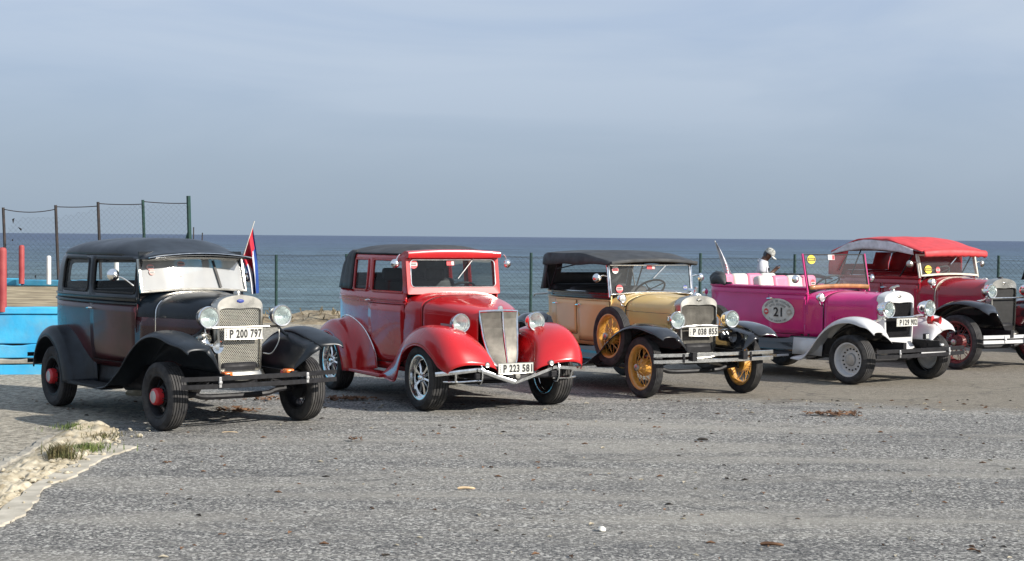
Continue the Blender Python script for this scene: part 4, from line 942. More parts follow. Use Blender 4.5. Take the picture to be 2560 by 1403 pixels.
# ============================================================ open touring cars
def touring(cfg):
    g = cfg.get; ht = g('ht', .715); WB = g('wb', 2.6); TR = g('tr', .355)
    o_, rz_ = g('pos'); car = empty(g('name', 'touring_car'), o_, rz_, g('label'), 'car'); sc = g('scale', 1.0); car.scale = (sc, sc, sc)
    w = make_wheel(car, TR, g('tw', .125), g('r0', .255), g('wstyle', 'wire'), g('wheelmat'), g('wheelmat'), g('capmat', 'chrome'), 30, g('caprad', .045))
    place_wheels(car, w, WB, ht, TR, steer=g('steer', 0))
    if g('spare'):
        copy_tree(w, car, (-.62, -.76, .685), (0, .3, 0)); copy_tree(w, car, (-.62, .76, .685), (0, .3, math.pi))
    modelA_fenders(car, g('zf', .868), .30, g('fend'), wb=WB, ht=.715, tip=g('tip', .58), tipk=.76, valance=g('valance'), K=g('K'), lip=g('lip', .055))
    running_board(car, .305, mat=g('rb', 'fender_black'), apron=g('apron', 'fender_black'), trim=g('rbtrim', 'nickel'))
    chassis(car, WB, .3, ht=ht)
    zz = [.5, .7, 1.0, 1.2, 1.3]; yy = [.94, .985, 1.0, .995, .98]; xr = g('xr', -2.66); ztop = g('ztop', 1.185); paint = g('paint')
    B = Body([(-.93, -.585), (-1.3, -.645), (-1.7, -.675), (lerp(-1.7, xr, .45), -.672), (xr + .28, -.63), (xr + .09, -.53), (xr + .02, -.3), (xr, 0)], lambda z: interp(zz, yy, z), lambda z: (z - .9) * -.05)
    B.shell(.53, ztop, []).build('body', paint, car, solid=.02, off=-1, sharp=60)
    MB().sweep(B.rail(ztop, -.012), [(-.026, -.016), (.026, -.016), (.030, .006), (0, .022), (-.030, .006)]).build('top_rail', g('rail', paint), car, sharp=60)
    if g('band'):
        mb = MB()
        for sd in (-1, 1): mb.grid([[B.pt(i / 40, lerp(ztop - .075, ztop - .004, j / 3), .004, sd) for j in range(4)] for i in range(41)], flip=sd > 0)
        mb.build('belt_band', g('band'), car, solid=.004, weld=True)
    beltline(B, car, ztop - .085, g('mould', paint), .008)
    for sd in (-1, 1):
        door(B, car, -.96, -1.56, .585, ztop - .095, sd, paint, ztop - .15); 
        if g('rear_door', True): door(B, car, -1.60, -2.10, .66, ztop - .095, sd, paint, ztop - .15)
    zt0 = g('zcowl', 1.175); zr = g('zrad', 1.175)
    ck = [(-.985, .588, .53, 1.0, zt0, 2.6), (-.86, .555, .53, .99, zt0 - .004, 2.6), (-.735, .50, .53, .99, zt0 - .012, 2.6)]
    hk = [(-.725, .497, .55, .98, zt0 - .012, 2.6), (-.35, .39, .55, .97, lerp(zt0, zr, .5) - .012, 2.7), (g('radx', .085) - .105, g('rhw', .268) + .006, .57, .965, zr - .02, 2.8)]
    hood_parts(car, ck, hk, paint, paint, g('hoodtrim'), hoodmat2=g('hingemat'))
    radiator(car, g('radx', .085), g('rhw', .268), .50, zr - .105, zr, g('shell', 'nickel'), g('mesh', 'grille_nickel'), g('gstyle', 'bars'), head=g('head', .075), foot=g('foot', .05), rim=g('rrim', .022), emblem=g('emblem', 'nickel'))
    MB().grid([[(g('radx', .085) + .008 + .05 * j / 4, y, .515 - g('apr', .075) * j / 4 * (1 - .5 * (y / .26) ** 2)) for j in range(5)] for y in [-.25 + .50 * i / 10 for i in range(11)]]).build('radiator_apron', g('shell', 'nickel'), car, solid=.004)
    hx, hy, hz, hr = g('hl', (.20, .39, .907, .098))
    for sd in (-1, 1):
        headlight(car, (hx, sd * hy, hz), hr, g('hld', .15))
        MB().tube(catmull([(hx - .08, sd * hy, hz - hr * .9), (hx - .1, sd * (hy + .05), hz - hr - .03), (hx - .14, sd * (hy + .15), hz - hr - .05)], 8), .013, 7).build('headlight_bracket', 'chrome', car)
        MB().sweep([(.33, sd * .35, .47), (.2, sd * .36, .49), (0, sd * .36, .50)], [(-.028, -.04), (.028, -.04), (.028, .04), (-.028, .04)]).build('frame_horn', g('fhorn', 'iron_black'), car)
    bz = hz - hr - .005
    MB().tube([(hx - .07 + .0 * t, hy * t, bz + g('barbow', .03) * (1 - t * t)) for t in [-1 + i / 8 for i in range(17)]], .012, 8).build('headlight_bar', 'chrome', car)
    if g('plate'): plate(car, g('plate'), g('platepos', (hx - .05, .02, bz - .06)), .42, .105)
    bumper(car, g('bx', .50), g('bz', .485), g('bhalf', .84), g('bmat', 'chrome'), bars=g('bars', ((.036, .044), (-.036, .044))), bow=g('bbow', .07), clamps=g('clamps', (.45,)), clampmat=g('clampmat', 'iron_black'))
    WS = g('ws'); ws = windshield(car, *WS, g('wsarch', .02), g('wsmat'), g('wsglass', 'glass_dusty'), th=g('wsth', .014), archt=.0)
    for (t, k, ww, hh, ms, rd) in g('stickers', ()): sticker(ws, ws_point(*WS, t, k), ww, hh, ms, rd, -.1)
    for sd in (-1, 1): MB().tube([(WS[0] + .0, sd * (WS[4] + .022), WS[1] - .03), (WS[2], sd * (WS[5] + .022), WS[3] + .01)], .014, 8, up=(1, 0, 0)).build('windshield_post', g('wspost', 'chrome'), ws)
    MB().sweep([ws_point(*WS, .35, .98, .03), ws_point(*WS, .02, .55, .03)], [(-.007, -.004), (.007, -.004), (.007, .004), (-.007, .004)], up=(1, 0, 0)).build('wiper', g('wipermat', 'chrome'), ws)
    floor_pan(car, -.9, xr + .05, .58)
    MB().box((-1.02, 0, ztop - .10), (.08, 1.06, .14)).build('dashboard', g('dash', 'dash_dark'), car, bevel=.02)
    steering(car, (-1.38, .28, ztop + .03), .205, mat=g('steermat', 'rubber_black'))
    for sd in (-1, 1):
        mirror(car, (WS[2] + .03, sd * (WS[5] + .03), lerp(WS[1], WS[3], g('mirk', .62))), (WS[2] + .02, sd * (WS[5] + .17), lerp(WS[1], WS[3], g('mirk', .62) - .05)), g('mirr', .055), (1, sd * .35, 0), g('mirmat', 'chrome'))
        cowl_lamp(car, (-.70, sd * .565, zt0 - .055 + g('clz', 0)), g('clr', .05))
    return car, B, ws, WS

def cloth_grid(P, nu, nv):
    """Coons-free helper: bilinear from rows of control points via catmull both ways."""
    rows = [catmull(r, nv) for r in P]; out = []
    for j in range(nv): out.append(catmull([r[j] for r in rows], nu))
    return [[out[j][i] for j in range(nv)] for i in range(nu)]

# ============================================================ 3 the cream touring car with black top
car, B, ws, WS = touring(dict(pos=carpos((1612, 994), 28.8, .695), label='cream yellow vintage touring car with raised black canvas top and yellow wire wheels', name='vintage_touring_car',
    wheelmat='wheel_yellow', capmat='nickel', fend='fender_black', paint='cream_paint', rail='fender_black', band='fender_black', spare=True, hoodtrim=None, hingemat='fender_black', xr=-2.60,
    plate='P 038 855', platepos=(.155, .02, .765), ws=(-.915, 1.165, -.975, 1.525, .595, .60), wsmat='chrome', wsarch=.03, ztop=1.175, zcowl=1.185, zrad=1.165, mesh='grille_dull', tip=.52, bx=.48, bhalf=.85,
    stickers=((-.86, .84, .095, .095, ['sticker_white', 'sticker_red'], True), (-.80, .20, .10, .10, ['sticker_red', 'sticker_white'], True), (.84, .22, .06, .06, ['sticker_blue', 'sticker_white'], True), (-.0, .93, .12, .05, ['sticker_red', 'sticker_white'], False)), steer=R(-2)))
YEL = car
E1 = [(-.87, .63, 1.565, 1.60), (-1.15, .65, 1.61, 1.65), (-1.5, .662, 1.66, 1.695), (-1.95, .667, 1.655, 1.695), (-2.33, .667, 1.655, 1.69), (-2.46, .652, 1.62, 1.66)]
rows = []
for (x, w_, ze, zc) in [tuple(q) + () for q in [(p.x, p.y, p.z, p.w) for p in catmull([Vector(q) for q in E1], 24)]]:
    zv = interp([-2.5, -2.3, -.87], [1.50, 1.515, 1.53], x) + .008 * math.sin(x * 9)
    r = [(x, -w_ - .014, zv), (x, -w_ - .010, (zv + ze) / 2)]
    r += [(x, w_ * math.sin(math.pi / 2 * t), ze + (zc - ze) * (1 - abs(math.sin(math.pi / 2 * t)) ** 2.4)) for t in [-1 + 2 * j / 16 for j in range(17)]]
    r += [(x, w_ + .010, (zv + ze) / 2), (x, w_ + .014, zv)]; rows.append(r)
top = MB().grid(rows).build('canvas_top', 'canvas_black', car, solid=.010, sharp=75)
MB().sweep([(-.855, .64 * t, 1.552 + .035 * (1 - t * t)) for t in [-1 + i / 8 for i in range(17)]], [(-.02, -.022), (.02, -.022), (.02, .022), (-.02, .022)]).build('header_bow', 'canvas_black', top, bevel=.012)
# rear curtain with window
ys = [-.655, -.5, -.36, -.18, 0, .18, .36, .5, .655]; zs = [1.19, 1.30, 1.40, 1.56, 1.66]
def cx_(y, z): return lerp(-2.60, -2.44, (z - 1.19) / .47) + .07 * (abs(y) / .655) ** 3
MB().grid([[(cx_(y, z), y, z + (.03 * (1 - (y / .655) ** 2) if z > 1.6 else 0)) for z in zs] for y in ys], skip=lambda i, j: 2 <= i <= 5 and j == 2).build('rear_curtain', 'canvas_black', top, solid=.008)
MB().grid([[(cx_(y, z) + .002, y, z) for z in (1.395, 1.565)] for y in ys[2:7]]).build('curtain_window', 'glass_dusty', top)
for sd in (-1, 1):   # quarter wings of the curtain and top irons
    MB().grid([[(cx_(.655, 1.19) + .01, sd * .655, 1.19), (cx_(.655, 1.4) + .01, sd * .66, 1.42), (-2.40, sd * .665, 1.60)], [(-2.40, sd * .66, 1.20), (-2.36, sd * .665, 1.42), (-2.30, sd * .672, 1.60)]]).build('curtain_wing', 'canvas_black', top, solid=.006)
    MB().rod((-2.28, sd * .66, 1.18), (-2.05, sd * .655, 1.60), .010, 6).build('top_iron', 'iron_black', top); MB().rod((-2.28, sd * .66, 1.18), (-2.42, sd * .655, 1.60), .010, 6).build('top_iron', 'iron_black', top)
    MB().rod((-2.15, sd * .655, 1.45), (-1.1, sd * .645, 1.60), .008, 6).build('top_iron', 'iron_black', top)
    MB().tube(catmull([(-2.30, sd * .68, 1.14), (-2.36, sd * .74, 1.13), (-2.52, sd * .74, 1.12), (-2.58, sd * .72, 1.10)], 10), .012, 6).build('top_rest', 'nickel', car)
for x in (-1.5, -1.98, -2.42): MB().tube([(x, .64 * t, (1.67 if x > -2.3 else 1.63) - .03 * t * t) for t in [-1 + i / 6 for i in range(13)]], .013, 6).build('top_bow', 'iron_black', top)
seat(car, -1.62, .80, 1.15, ['upholstery_dark'], .42); seat(car, -2.10, .82, 1.15, ['upholstery_dark'], .42)
for dy, dx, r_ in ((.36, .22, .062), (.45, .17, .058)):
    trumpet(car, (dx + .05, dy, .70), .2, r_, 'fender_black', yaw=.1)
m = MB().lathe([(0, .035), (.03, .03), (.038, .015), (.038, 0)], 18, 'z', c=(.02, 0, 1.18)).build('radiator_cap', 'chrome', car)
q = MB().tube(catmull([(.0, 0, 1.21), (.015, 0, 1.25), (.03, 0, 1.28), (.06, 0, 1.275)], 10), .016, 8, scale=[1, 1.2, 1.4, 1.3, 1.1, .9, .8, .85, .8, .4])
for sd in (-1, 1): q.add([(.01, sd * .01, 1.245), (-.05, sd * .03, 1.27), (-.07, sd * .055, 1.262), (-.02, sd * .05, 1.235), (.02, sd * .02, 1.228), (.0, sd * .012, 1.232)], [(0, 1, 2, 3, 4), (0, 5, 1), (1, 5, 2), (5, 3, 2), (5, 4, 3), (0, 4, 5)])
q.build('mascot', 'chrome', m)

# ============================================================ 4 the pink open car
car, B, ws, WS = touring(dict(pos=carpos((2124, 961), 37, .80), label='open pink vintage touring car with white fenders and number 21 on its door', name='vintage_touring_car', ht=.76, tr=.318, tw=.215, r0=.215,
    wstyle='disc', wheelmat='white_paint', capmat='silver_cap', fend='white_paint', paint='pink_paint', rail='pink_paint', shell='white_paint', mesh='iron_black', gstyle='core', head=.115, foot=.085, rrim=.03, emblem='nickel', zf=.865, tip=.56, xr=-2.90, valance='fender_black', lip=.075, apr=.12, K=[(.38, .68), (.32, .82), (.22, .94), (.08, 1), (-.06, 1), (-.20, .95), (-.34, .84), (-.46, .67), (-.57, .46), (-.67, .25), (-.79, .08), (-.97, 0)], rhw=.30, radx=.13,
    plate='P 129 902', platepos=(.23, .04, .79), ws=(-.90, 1.185, -1.0, 1.655, .60, .605), wsmat='rubber_black', wspost='pink_paint', wsth=.013, wsarch=.02, wsglass='glass_dusty', ztop=1.205, zcowl=1.175, zrad=1.17, hl=(.29, .41, .965, .105), hld=.17, rear_door=False,
    bx=.57, bz=.415, bhalf=.88, bmat='iron_black', bars=((.034, .05), (-.034, .05)), clampmat='silver_cap', barbow=0.0, apron='fender_black', rb='white_paint', mirk=.35, clz=-.03, clr=.058,
    stickers=((-.80, .86, .16, .12, ['sticker_yellow', 'plate_ink'], True), (-.86, .18, .09, .11, ['sticker_red', 'sticker_white'], True), (-.16, .92, .13, .07, ['sticker_white', 'sticker_red'], False)), wipermat='rubber_black', steer=R(1)))
PINK = car
MB().grid([[Vector((WS[0] + .012 + .02 * (1 - t * t), WS[4] * t, WS[1] + dz + .02 * (1 - t * t))) for dz in (.0, .055)] for t in [-1 + i / 7 for i in range(15)]]).build('wood_sill', 'wood_trim', ws, solid=.02)
seat(car, -1.60, .86, 1.16, ['seat_white', 'seat_pink'], .47, stripes=4); seat(car, -2.38, .88, 1.18, ['seat_pink', 'seat_white'], .46, stripes=4)
boot = MB()   # folded top lying along the rear rail
path = B.rail(1.235, -.02, B.u_at(-2.3)); n_ = len(path)
lf = [Vector((-2.0 + .14 * i, .64, 1.345 - .02 * max(0, i - 1))) for i in range(4)]
path = [Vector((p.x, p.y, p.z + .10 * max(0, min(1, (p.y + .3) / .8)))) for p in path] + lf; n_ = len(path)
MB().sweep(path, [(-.05, -.05), (.03, -.06), (.05, 0), (.02, .04), (-.04, .035)], scale=[.30 + .4 * min(1, i / 6, (n_ - 1 - i) / 4) + .10 * math.sin(i * 1.7) for i in range(n_)]).build('folded_top', 'canvas_black', car, sharp=80)
q = MB()
for k in range(5):
    c0 = Vector((-2.62 - .05 * k, -.62 + .05 * k, 1.26 + .03 * (k % 2))); rr = .10 + .02 * math.sin(k * 2.1)
    q.tube(catmull([c0 + Vector((.22, -.05, -.05)), c0 + Vector((.1, -.02, .03)), c0 + Vector((-.04, 0, .02)), c0 + Vector((-.14, .05, -.05))], 10), rr * .62, 8, scale=[.25, .6, .85, 1.05, .95, 1.1, .9, .95, .6, .3])
q.build('canvas_bundle', 'canvas_black', car, sharp=80)
# door roundel
def oval(body, car, x, z, rx, rz, out, mat, name, n=36, side=-1):
    pts = [body.at(x + rx * math.cos(2 * math.pi * i / n), z + rz * math.sin(2 * math.pi * i / n), out, side) for i in range(n)]
    return MB().poly(pts, (0, side * .002, 0)).build(name, mat, car, flat=True)
RX, RZc = -1.40, .885
rd = oval(B, car, RX, RZc, .272, .168, .014, 'sticker_white', 'door_roundel')
def side_text(txt, x, z, w_, h, rot=0.0, out=.0195, off=.01):
    p = B.at(x, z, out, -1); a = B.at(x - .08, z, out, -1); b = B.at(x + .08, z, out, -1); t = (b - a).normalized(); nrm = t.cross(Vector((0, 0, 1))); 
    M = Matrix.Translation(p) @ Matrix(((t.x, 0, nrm.x, 0), (t.y, 0, nrm.y, 0), (t.z, 1, nrm.z, 0), (0, 0, 0, 1))) @ Matrix.Rotation(rot, 4, 'Z')
    return text_obj(txt, 'roundel_text', 'plate_ink', rd, w_, h, M, offset=off)
side_text('21', RX + .005, RZc - .015, .145, .125, off=.02)
def arc_text(txt, r0x, r0z, a0, a1, h, flip=False):
    for i, ch in enumerate(txt):
        if ch == ' ': continue
        a = lerp(a0, a1, i / (len(txt) - 1)); x = RX + r0x * math.cos(a); z = RZc + r0z * math.sin(a)
        tg = math.atan2(r0z * math.cos(a), -r0x * math.sin(a)); side_text(ch, x, z, h * (.62 if ch not in 'I1' else .2), h, rot=tg + (math.pi if not flip else 0), off=.0)
arc_text('FESTIVAL DE MODELISMO', .222, .132, math.pi * .86, math.pi * .14, .028)
arc_text('AUTOS ANTIGUOS', .165, .088, math.pi * .78, math.pi * .22, .026)
arc_text('CLUB HABANA, CUBA', .215, .140, math.pi * 1.28, math.pi * 1.72, .022, True)
for sx in (-1, 1):
    oval(B, rd, RX + sx * .192, RZc - .015, .038, .042, .0185, 'sticker_red' if sx < 0 else 'silver_cap', 'roundel_emblem', 20); oval(B, rd, RX + sx * .192, RZc - .015, .026, .012, .0205, 'sticker_white', 'roundel_emblem_bar', 16)
trumpet(car, (.40, .50, .81), .16, .05, 'lamp_red', yaw=.3); 
fl = MB().box((.33, .30, .60), (.05, .075, .075)).build('fog_lamp', 'iron_black', car, bevel=.01); MB().box((.357, .30, .60), (.006, .055, .055)).build('lens', 'lens', fl, bevel=.006)
MB().box((.40, .37, .50), (.30, .06, .03)).build('frame_plate', 'white_paint', car, bevel=.008); MB().sweep([(.56, -.08, .415), (.55, .2, .415), (.53, .45, .415)], [(-.004, -.018), (.004, -.018), (.004, .018), (-.004, .018)]).build('front_pan', 'white_paint', car)
for sd in (-1, 1):
    MB().grid([[(x, sd * y, z) for (y, z) in ((.645, .315), (.635, .40), (.62, .54))] for x in (-.62, -.9, -1.14)]).build('splash_panel', 'white_paint', car, solid=.006)
    tl = MB().lathe([(0, -.02), (.04, -.015), (.05, .01), (.035, .03), (0, .035)], 18, 'x', c=(-2.78, sd * .70, 1.10)).build('tail_lamp', 'chrome', car); MB().rod((-2.76, sd * .70, 1.06), (-2.76, sd * .66, .98), .012, 6).build('lamp_stem', 'chrome', tl)
m = MB().lathe([(0, .03), (.03, .026), (.036, .01), (.036, 0)], 16, 'z', c=(.02, 0, 1.18)).build('radiator_cap', 'nickel', car)
q = MB().tube(catmull([(-.04, 0, 1.21), (.01, 0, 1.225), (.05, 0, 1.245), (.10, 0, 1.262), (.13, 0, 1.255)], 12), .018, 8, scale=[.4, .9, 1.3, 1.5, 1.4, 1.1, .8, .7, .75, .8, .6, .3]); q.build('mascot', 'nickel', m)

# ============================================================ 5 the red touring car with the red canopy
car, B, ws, WS = touring(dict(pos=carpos((2399, 923), 33.5, .84), label='crimson vintage touring car with red canvas canopy and cream windshield frame', name='vintage_touring_car', tr=.375, r0=.285, scale=1.05, ht=.835, tw=.165,
    wheelmat='wheel_oxide', capmat='nickel', fend='fender_black', paint='crimson_paint', rail='crimson_paint', hoodtrim='cream_frame', xr=-2.66, mesh='core_grey', gstyle='core', head=.10, foot=.075, shell='nickel', zf=.955, tip=.48,
    plate=None, ws=(-.90, 1.262, -.97, 1.56, .60, .60), wsmat='cream_frame', wspost='cream_frame', wsth=.024, wsarch=.025, ztop=1.235, zcowl=1.255, zrad=1.225, hl=(.19, .40, 1.075, .095), bx=.52, bz=.43, bhalf=.86, bmat='white_paint', bars=((.034, .05), (-.034, .05)), clampmat='white_paint', clamps=(.45, .1), barbow=.0, steermat='cream_frame', fhorn='lamp_red',
    stickers=((-.74, .30, .15, .12, ['sticker_yellow', 'plate_ink'], True), (-.42, .28, .09, .09, ['sticker_red', 'sticker_white'], True)), mirmat='nickel', clz=-.02, clr=.052))
E1 = [(-.82, .655, 1.615, 1.64), (-1.15, .66, 1.70, 1.73), (-1.42, .66, 1.77, 1.80), (-1.5, .66, 1.785, 1.815), (-1.56, .66, 1.788, 1.818), (-2.0, .66, 1.79, 1.82), (-2.06, .66, 1.785, 1.812), (-2.12, .66, 1.77, 1.79), (-2.62, .65, 1.60, 1.615)]
rows = []
for p in catmull([Vector(q) for q in E1], 24):
    x, w_, ze, zc = p
    r = [(x, -w_ - .015, ze - .015 + .008 * math.sin(x * 13))]
    r += [(x, w_ * t, ze + (zc - ze) * (1 - abs(t) ** 1.8) + .004 * math.sin(x * 17 + t * 5)) for t in [-1 + 2 * j / 14 for j in range(15)]] + [(x, w_ + .015, ze - .015 + .008 * math.sin(x * 13))]; rows.append(r)
top = MB().grid(rows).build('canopy', 'canopy_red', car, solid=.008, sharp=75)
MB().grid([[(p[0], p[1] * .985, p[2] - .014) for p in r] for r in rows]).build('canopy_lining', 'canopy_lining', top)
fr = []
for i in range(31):
    t = -1 + i / 15; k = .006 * math.sin(i * 1.9) + .004 * math.sin(i * 4.3)
    fr.append([(-.80, .665 * t, 1.625 + .028 * (1 - t * t)), (-.775 + k, .668 * t, 1.60 + .025 * (1 - t * t)), (-.77 - k, .668 * t, 1.555 + .015 * (1 - t * t)), (-.785 + k, .665 * t, 1.528 + .012 * (1 - t * t) + k)])
MB().grid(fr).build('canopy_valance', 'canopy_red', top, solid=.008, sharp=75)
for sd in (-1, 1):    # white side flap hanging from the canopy edge, red quarter curtain
    pts = [(-.98, 1.64, 1.56), (-1.25, 1.715, 1.60), (-1.55, 1.775, 1.625), (-1.95, 1.775, 1.64), (-2.25, 1.72, 1.61), (-2.60, 1.585, 1.555)]
    MB().grid([[(x, sd * (.672 + .012 * math.sin(i * 2.1 + j)), lerp(a, b, j / 4)) for j in range(5)] for i, (x, a, b) in enumerate(pts)]).build('side_flap', 'canopy_lining', top, solid=.005, sharp=80)
    MB().grid([[(-2.60, sd * .655, 1.57), (-2.66, sd * .65, 1.40), (-2.68, sd * .64, 1.24)], [(-2.25, sd * .665, 1.62), (-2.35, sd * .66, 1.42), (-2.42, sd * .65, 1.24)]]).build('quarter_curtain', 'canopy_red', top, solid=.006)
    MB().rod((-1.02, sd * .63, 1.58), (-1.25, sd * .65, 1.24), .010, 6).build('canopy_strut', 'iron_black', top); MB().rod((-2.2, sd * .655, 1.25), (-1.95, sd * .655, 1.75), .010, 6).build('canopy_strut', 'iron_black', top)
MB().grid([[(x, .655 + .012 * math.sin(i * 2.3), z) for z in (1.24, 1.42, zt_)] for i, (x, zt_) in enumerate([(-2.60, 1.56), (-2.3, 1.66), (-2.0, 1.76), (-1.7, 1.76), (-1.45, 1.74), (-1.22, 1.68)])]).build('side_curtain', 'canopy_red', top, solid=.006)
MB().grid([[(-2.62, y, 1.58), (-2.68, y, 1.40), (-2.68, y, 1.24)] for y in (-.65, -.3, 0, .3, .65)], skip=lambda i, j: i in (1, 2) and j == 0).build('rear_curtain', 'canopy_red', top, solid=.006)
seat(car, -1.62, .86, 1.15, ['crimson_paint'], .42); seat(car, -2.12, .88, 1.15, ['crimson_paint'], .42)
text_obj('G', 'bumper_letter', 'white_paint', car, .20, .17, YZ(.555, -.02, .43), depth=.01)
MB().box((.548, .18, .40), (.008, .2, .12)).build('licence_plate', 'plate_white', car, flat=True)
MB().lathe([(0, .035), (.03, .03), (.04, .01), (.04, 0)], 16, 'z', c=(.02, 0, 1.235)).build('radiator_cap', 'rubber_black', car)

# ============================================================ 6 the dark touring car cut by the frame
car, B, ws, WS = touring(dict(pos=(Vector((10.70, 24.9, 0)), R(33) - math.pi / 2), label='dark purple vintage touring car with black top beside the red canopied car', name='vintage_touring_car', tr=.36, r0=.27,
    wheelmat='hubcap_red', capmat='nickel', fend='fender_black', paint='purple_paint', rail='fender_black', xr=-2.66, mesh='silver_cap', gstyle='core', plate=None, ws=(-.915, 1.19, -.975, 1.525, .595, .60), wsmat='chrome', ztop=1.19, zcowl=1.185, zrad=1.17))
rows = []
for p in catmull([Vector(q) for q in [(-.84, .64, 1.535, 1.585), (-1.5, .665, 1.655, 1.725), (-2.3, .67, 1.655, 1.715), (-2.5, .655, 1.60, 1.64)]], 18):
    x, w_, ze, zc = p; rows.append([(x, -w_ - .01, ze - .07)] + [(x, w_ * t, ze + (zc - ze) * (1 - t * t)) for t in [-1 + 2 * j / 12 for j in range(13)]] + [(x, w_ + .01, ze - .07)])
top = MB().grid(rows).build('canvas_top', 'canvas_black', car, solid=.01)
MB().grid([[(lerp(-2.66, -2.5, k) + .05 * abs(y / .655) ** 3, y, lerp(1.2, 1.62, k)) for k in (0, .5, 1)] for y in (-.655, -.3, 0, .3, .655)]).build('rear_curtain', 'canvas_black', top, solid=.008)
seat(car, -1.62, .82, 1.15, ['upholstery_dark'], .42); seat(car, -2.12, .84, 1.15, ['upholstery_dark'], .42)
# ------------------------------------------------------------------ ground materials
def ground_mat():
    m, n, o = newmat('asphalt'); l = n.links.new
    t = node(n, 'ShaderNodeTexCoord'); P = t.outputs['Object']
    def noise(s, d=4, r=.55, vec=None, dist=0.0):
        q = node(n, 'ShaderNodeTexNoise'); q.inputs['Scale'].default_value = s; q.inputs['Detail'].default_value = d; q.inputs['Roughness'].default_value = r; q.inputs['Distortion'].default_value = dist
        l(vec or P, q.inputs['Vector']); return q.outputs[0]
    def rng(i, a, b, c=0., d=1.):
        q = node(n, 'ShaderNodeMapRange'); q.inputs[1].default_value = a; q.inputs[2].default_value = b; q.inputs[3].default_value = c; q.inputs[4].default_value = d; l(i, q.inputs[0]); return q.outputs[0]
    def mix(f, a, b, bt='MIX'):
        q = node(n, 'ShaderNodeMix', data_type='RGBA', blend_type=bt)
        for s_, i in ((f, 0), (a, 6), (b, 7)):
            if isinstance(s_, (int, float)): q.inputs[i].default_value = s_
            elif isinstance(s_, tuple): q.inputs[i].default_value = s_
            else: l(s_, q.inputs[i])
        return q.outputs[2]
    def math_(op, a, b):
        q = node(n, 'ShaderNodeMath', operation=op)
        for i, s_ in enumerate((a, b)):
            if isinstance(s_, (int, float)): q.inputs[i].default_value = s_
            else: l(s_, q.inputs[i])
        return q.outputs[0]
    fine = noise(34, 5, .85); agg = node(n, 'ShaderNodeTexVoronoi'); agg.inputs['Scale'].default_value = 58; l(P, agg.inputs['Vector'])
    sp = node(n, 'ShaderNodeSeparateColor'); l(agg.outputs['Color'], sp.inputs[0])
    stone = rng(sp.outputs[0], .25, .95)
    base = mix(rng(fine, .40, .60), (.055, .056, .059, 1), (.39, .38, .35, 1))
    blob = noise(9, 5, .75); base = mix(rng(blob, .42, .62, 0, .5), base, (.055, .056, .06, 1))
    base = mix(rng(sp.outputs[0], .62, .92, 0, .85), base, (.62, .605, .56, 1))
    base = mix(rng(sp.outputs[1], .70, .95, 0, .75), base, (.045, .046, .05, 1))
    # worn light tracks and dark patches
    mpn = node(n, 'ShaderNodeMapping'); mpn.inputs['Scale'].default_value = (.30, 1.7, 1); mpn.inputs['Rotation'].default_value = (0, 0, R(30)); l(P, mpn.inputs[0])
    mid = noise(.9, 7, .6, mpn.outputs[0], .4)
    base = mix(rng(mid, .48, .68, 0, .42), base, (.075, .078, .084, 1))
    base = mix(rng(noise(.55, 6, .6, mpn.outputs[0], .8), .48, .66, 0, .66), base, (.38, .36, .315, 1))
    # dusty sand: far right of the lot and a drift in front of the cars
    sx = node(n, 'ShaderNodeSeparateXYZ'); l(P, sx.inputs[0])
    A, Bp = gnd(1850, 1000), gnd(2560, 1030); sl_ = (Bp.y - A.y) / (Bp.x - A.x)
    dist = math_('SUBTRACT', math_('SUBTRACT', sx.outputs[1], A.y), math_('MULTIPLY', math_('SUBTRACT', sx.outputs[0], A.x), sl_))
    dist = math_('ADD', dist, math_('MULTIPLY', math_('SUBTRACT', noise(1.6, 5), .5), 1.8))
    sand = math_('MULTIPLY', rng(dist, -.25, .35), rng(sx.outputs[0], 1.2, 3.0, .25, .95))
    sandc = mix(rng(noise(9, 6, .7), .35, .7), (.17, .145, .11, 1), (.31, .275, .215, 1))
    base = mix(math_('MULTIPLY', sand, .80), base, sandc)
    # paler gravelly surface on the far left
    lf = math_('ADD', sx.outputs[0], math_('MULTIPLY', math_('SUBTRACT', noise(1.2, 5), .5), 1.6))
    base = mix(math_('MULTIPLY', rng(lf, -3.6, -4.1), .88), base, mix(rng(noise(12, 6, .8), .40, .60), (.16, .145, .115, 1), (.60, .545, .44, 1)))
    # fine cracks
    ck = node(n, 'ShaderNodeTexVoronoi', feature='DISTANCE_TO_EDGE'); ck.inputs['Scale'].default_value = .38
    wv = node(n, 'ShaderNodeVectorMath', operation='ADD'); nz = node(n, 'ShaderNodeTexNoise'); nz.inputs['Scale'].default_value = 1.7; nz.inputs['Detail'].default_value = 6; l(P, nz.inputs['Vector']); l(P, wv.inputs[0]); l(nz.outputs['Color'], wv.inputs[1]); l(wv.outputs[0], ck.inputs['Vector'])
    base = mix(rng(ck.outputs[0], .0, .012, .45, 0), base, (.05, .05, .05, 1))
    # oil and damp stains
    base = mix(rng(noise(.8, 3, .5), .66, .78, 0, .55), base, (.05, .05, .055, 1))
    b = node(n, 'ShaderNodeBsdfPrincipled'); l(base, b.inputs['Base Color']); b.inputs['Roughness'].default_value = .92; b.inputs['Specular IOR Level'].default_value = .25
    h = math_('ADD', math_('MULTIPLY', fine, 1.0), math_('MULTIPLY', stone, .6)); bp = node(n, 'ShaderNodeBump'); bp.inputs['Strength'].default_value = .9; bp.inputs['Distance'].default_value = .02
    l(h, bp.inputs['Height']); l(bp.outputs[0], b.inputs['Normal']); l(b.outputs[0], o.inputs[0])
ground_mat()
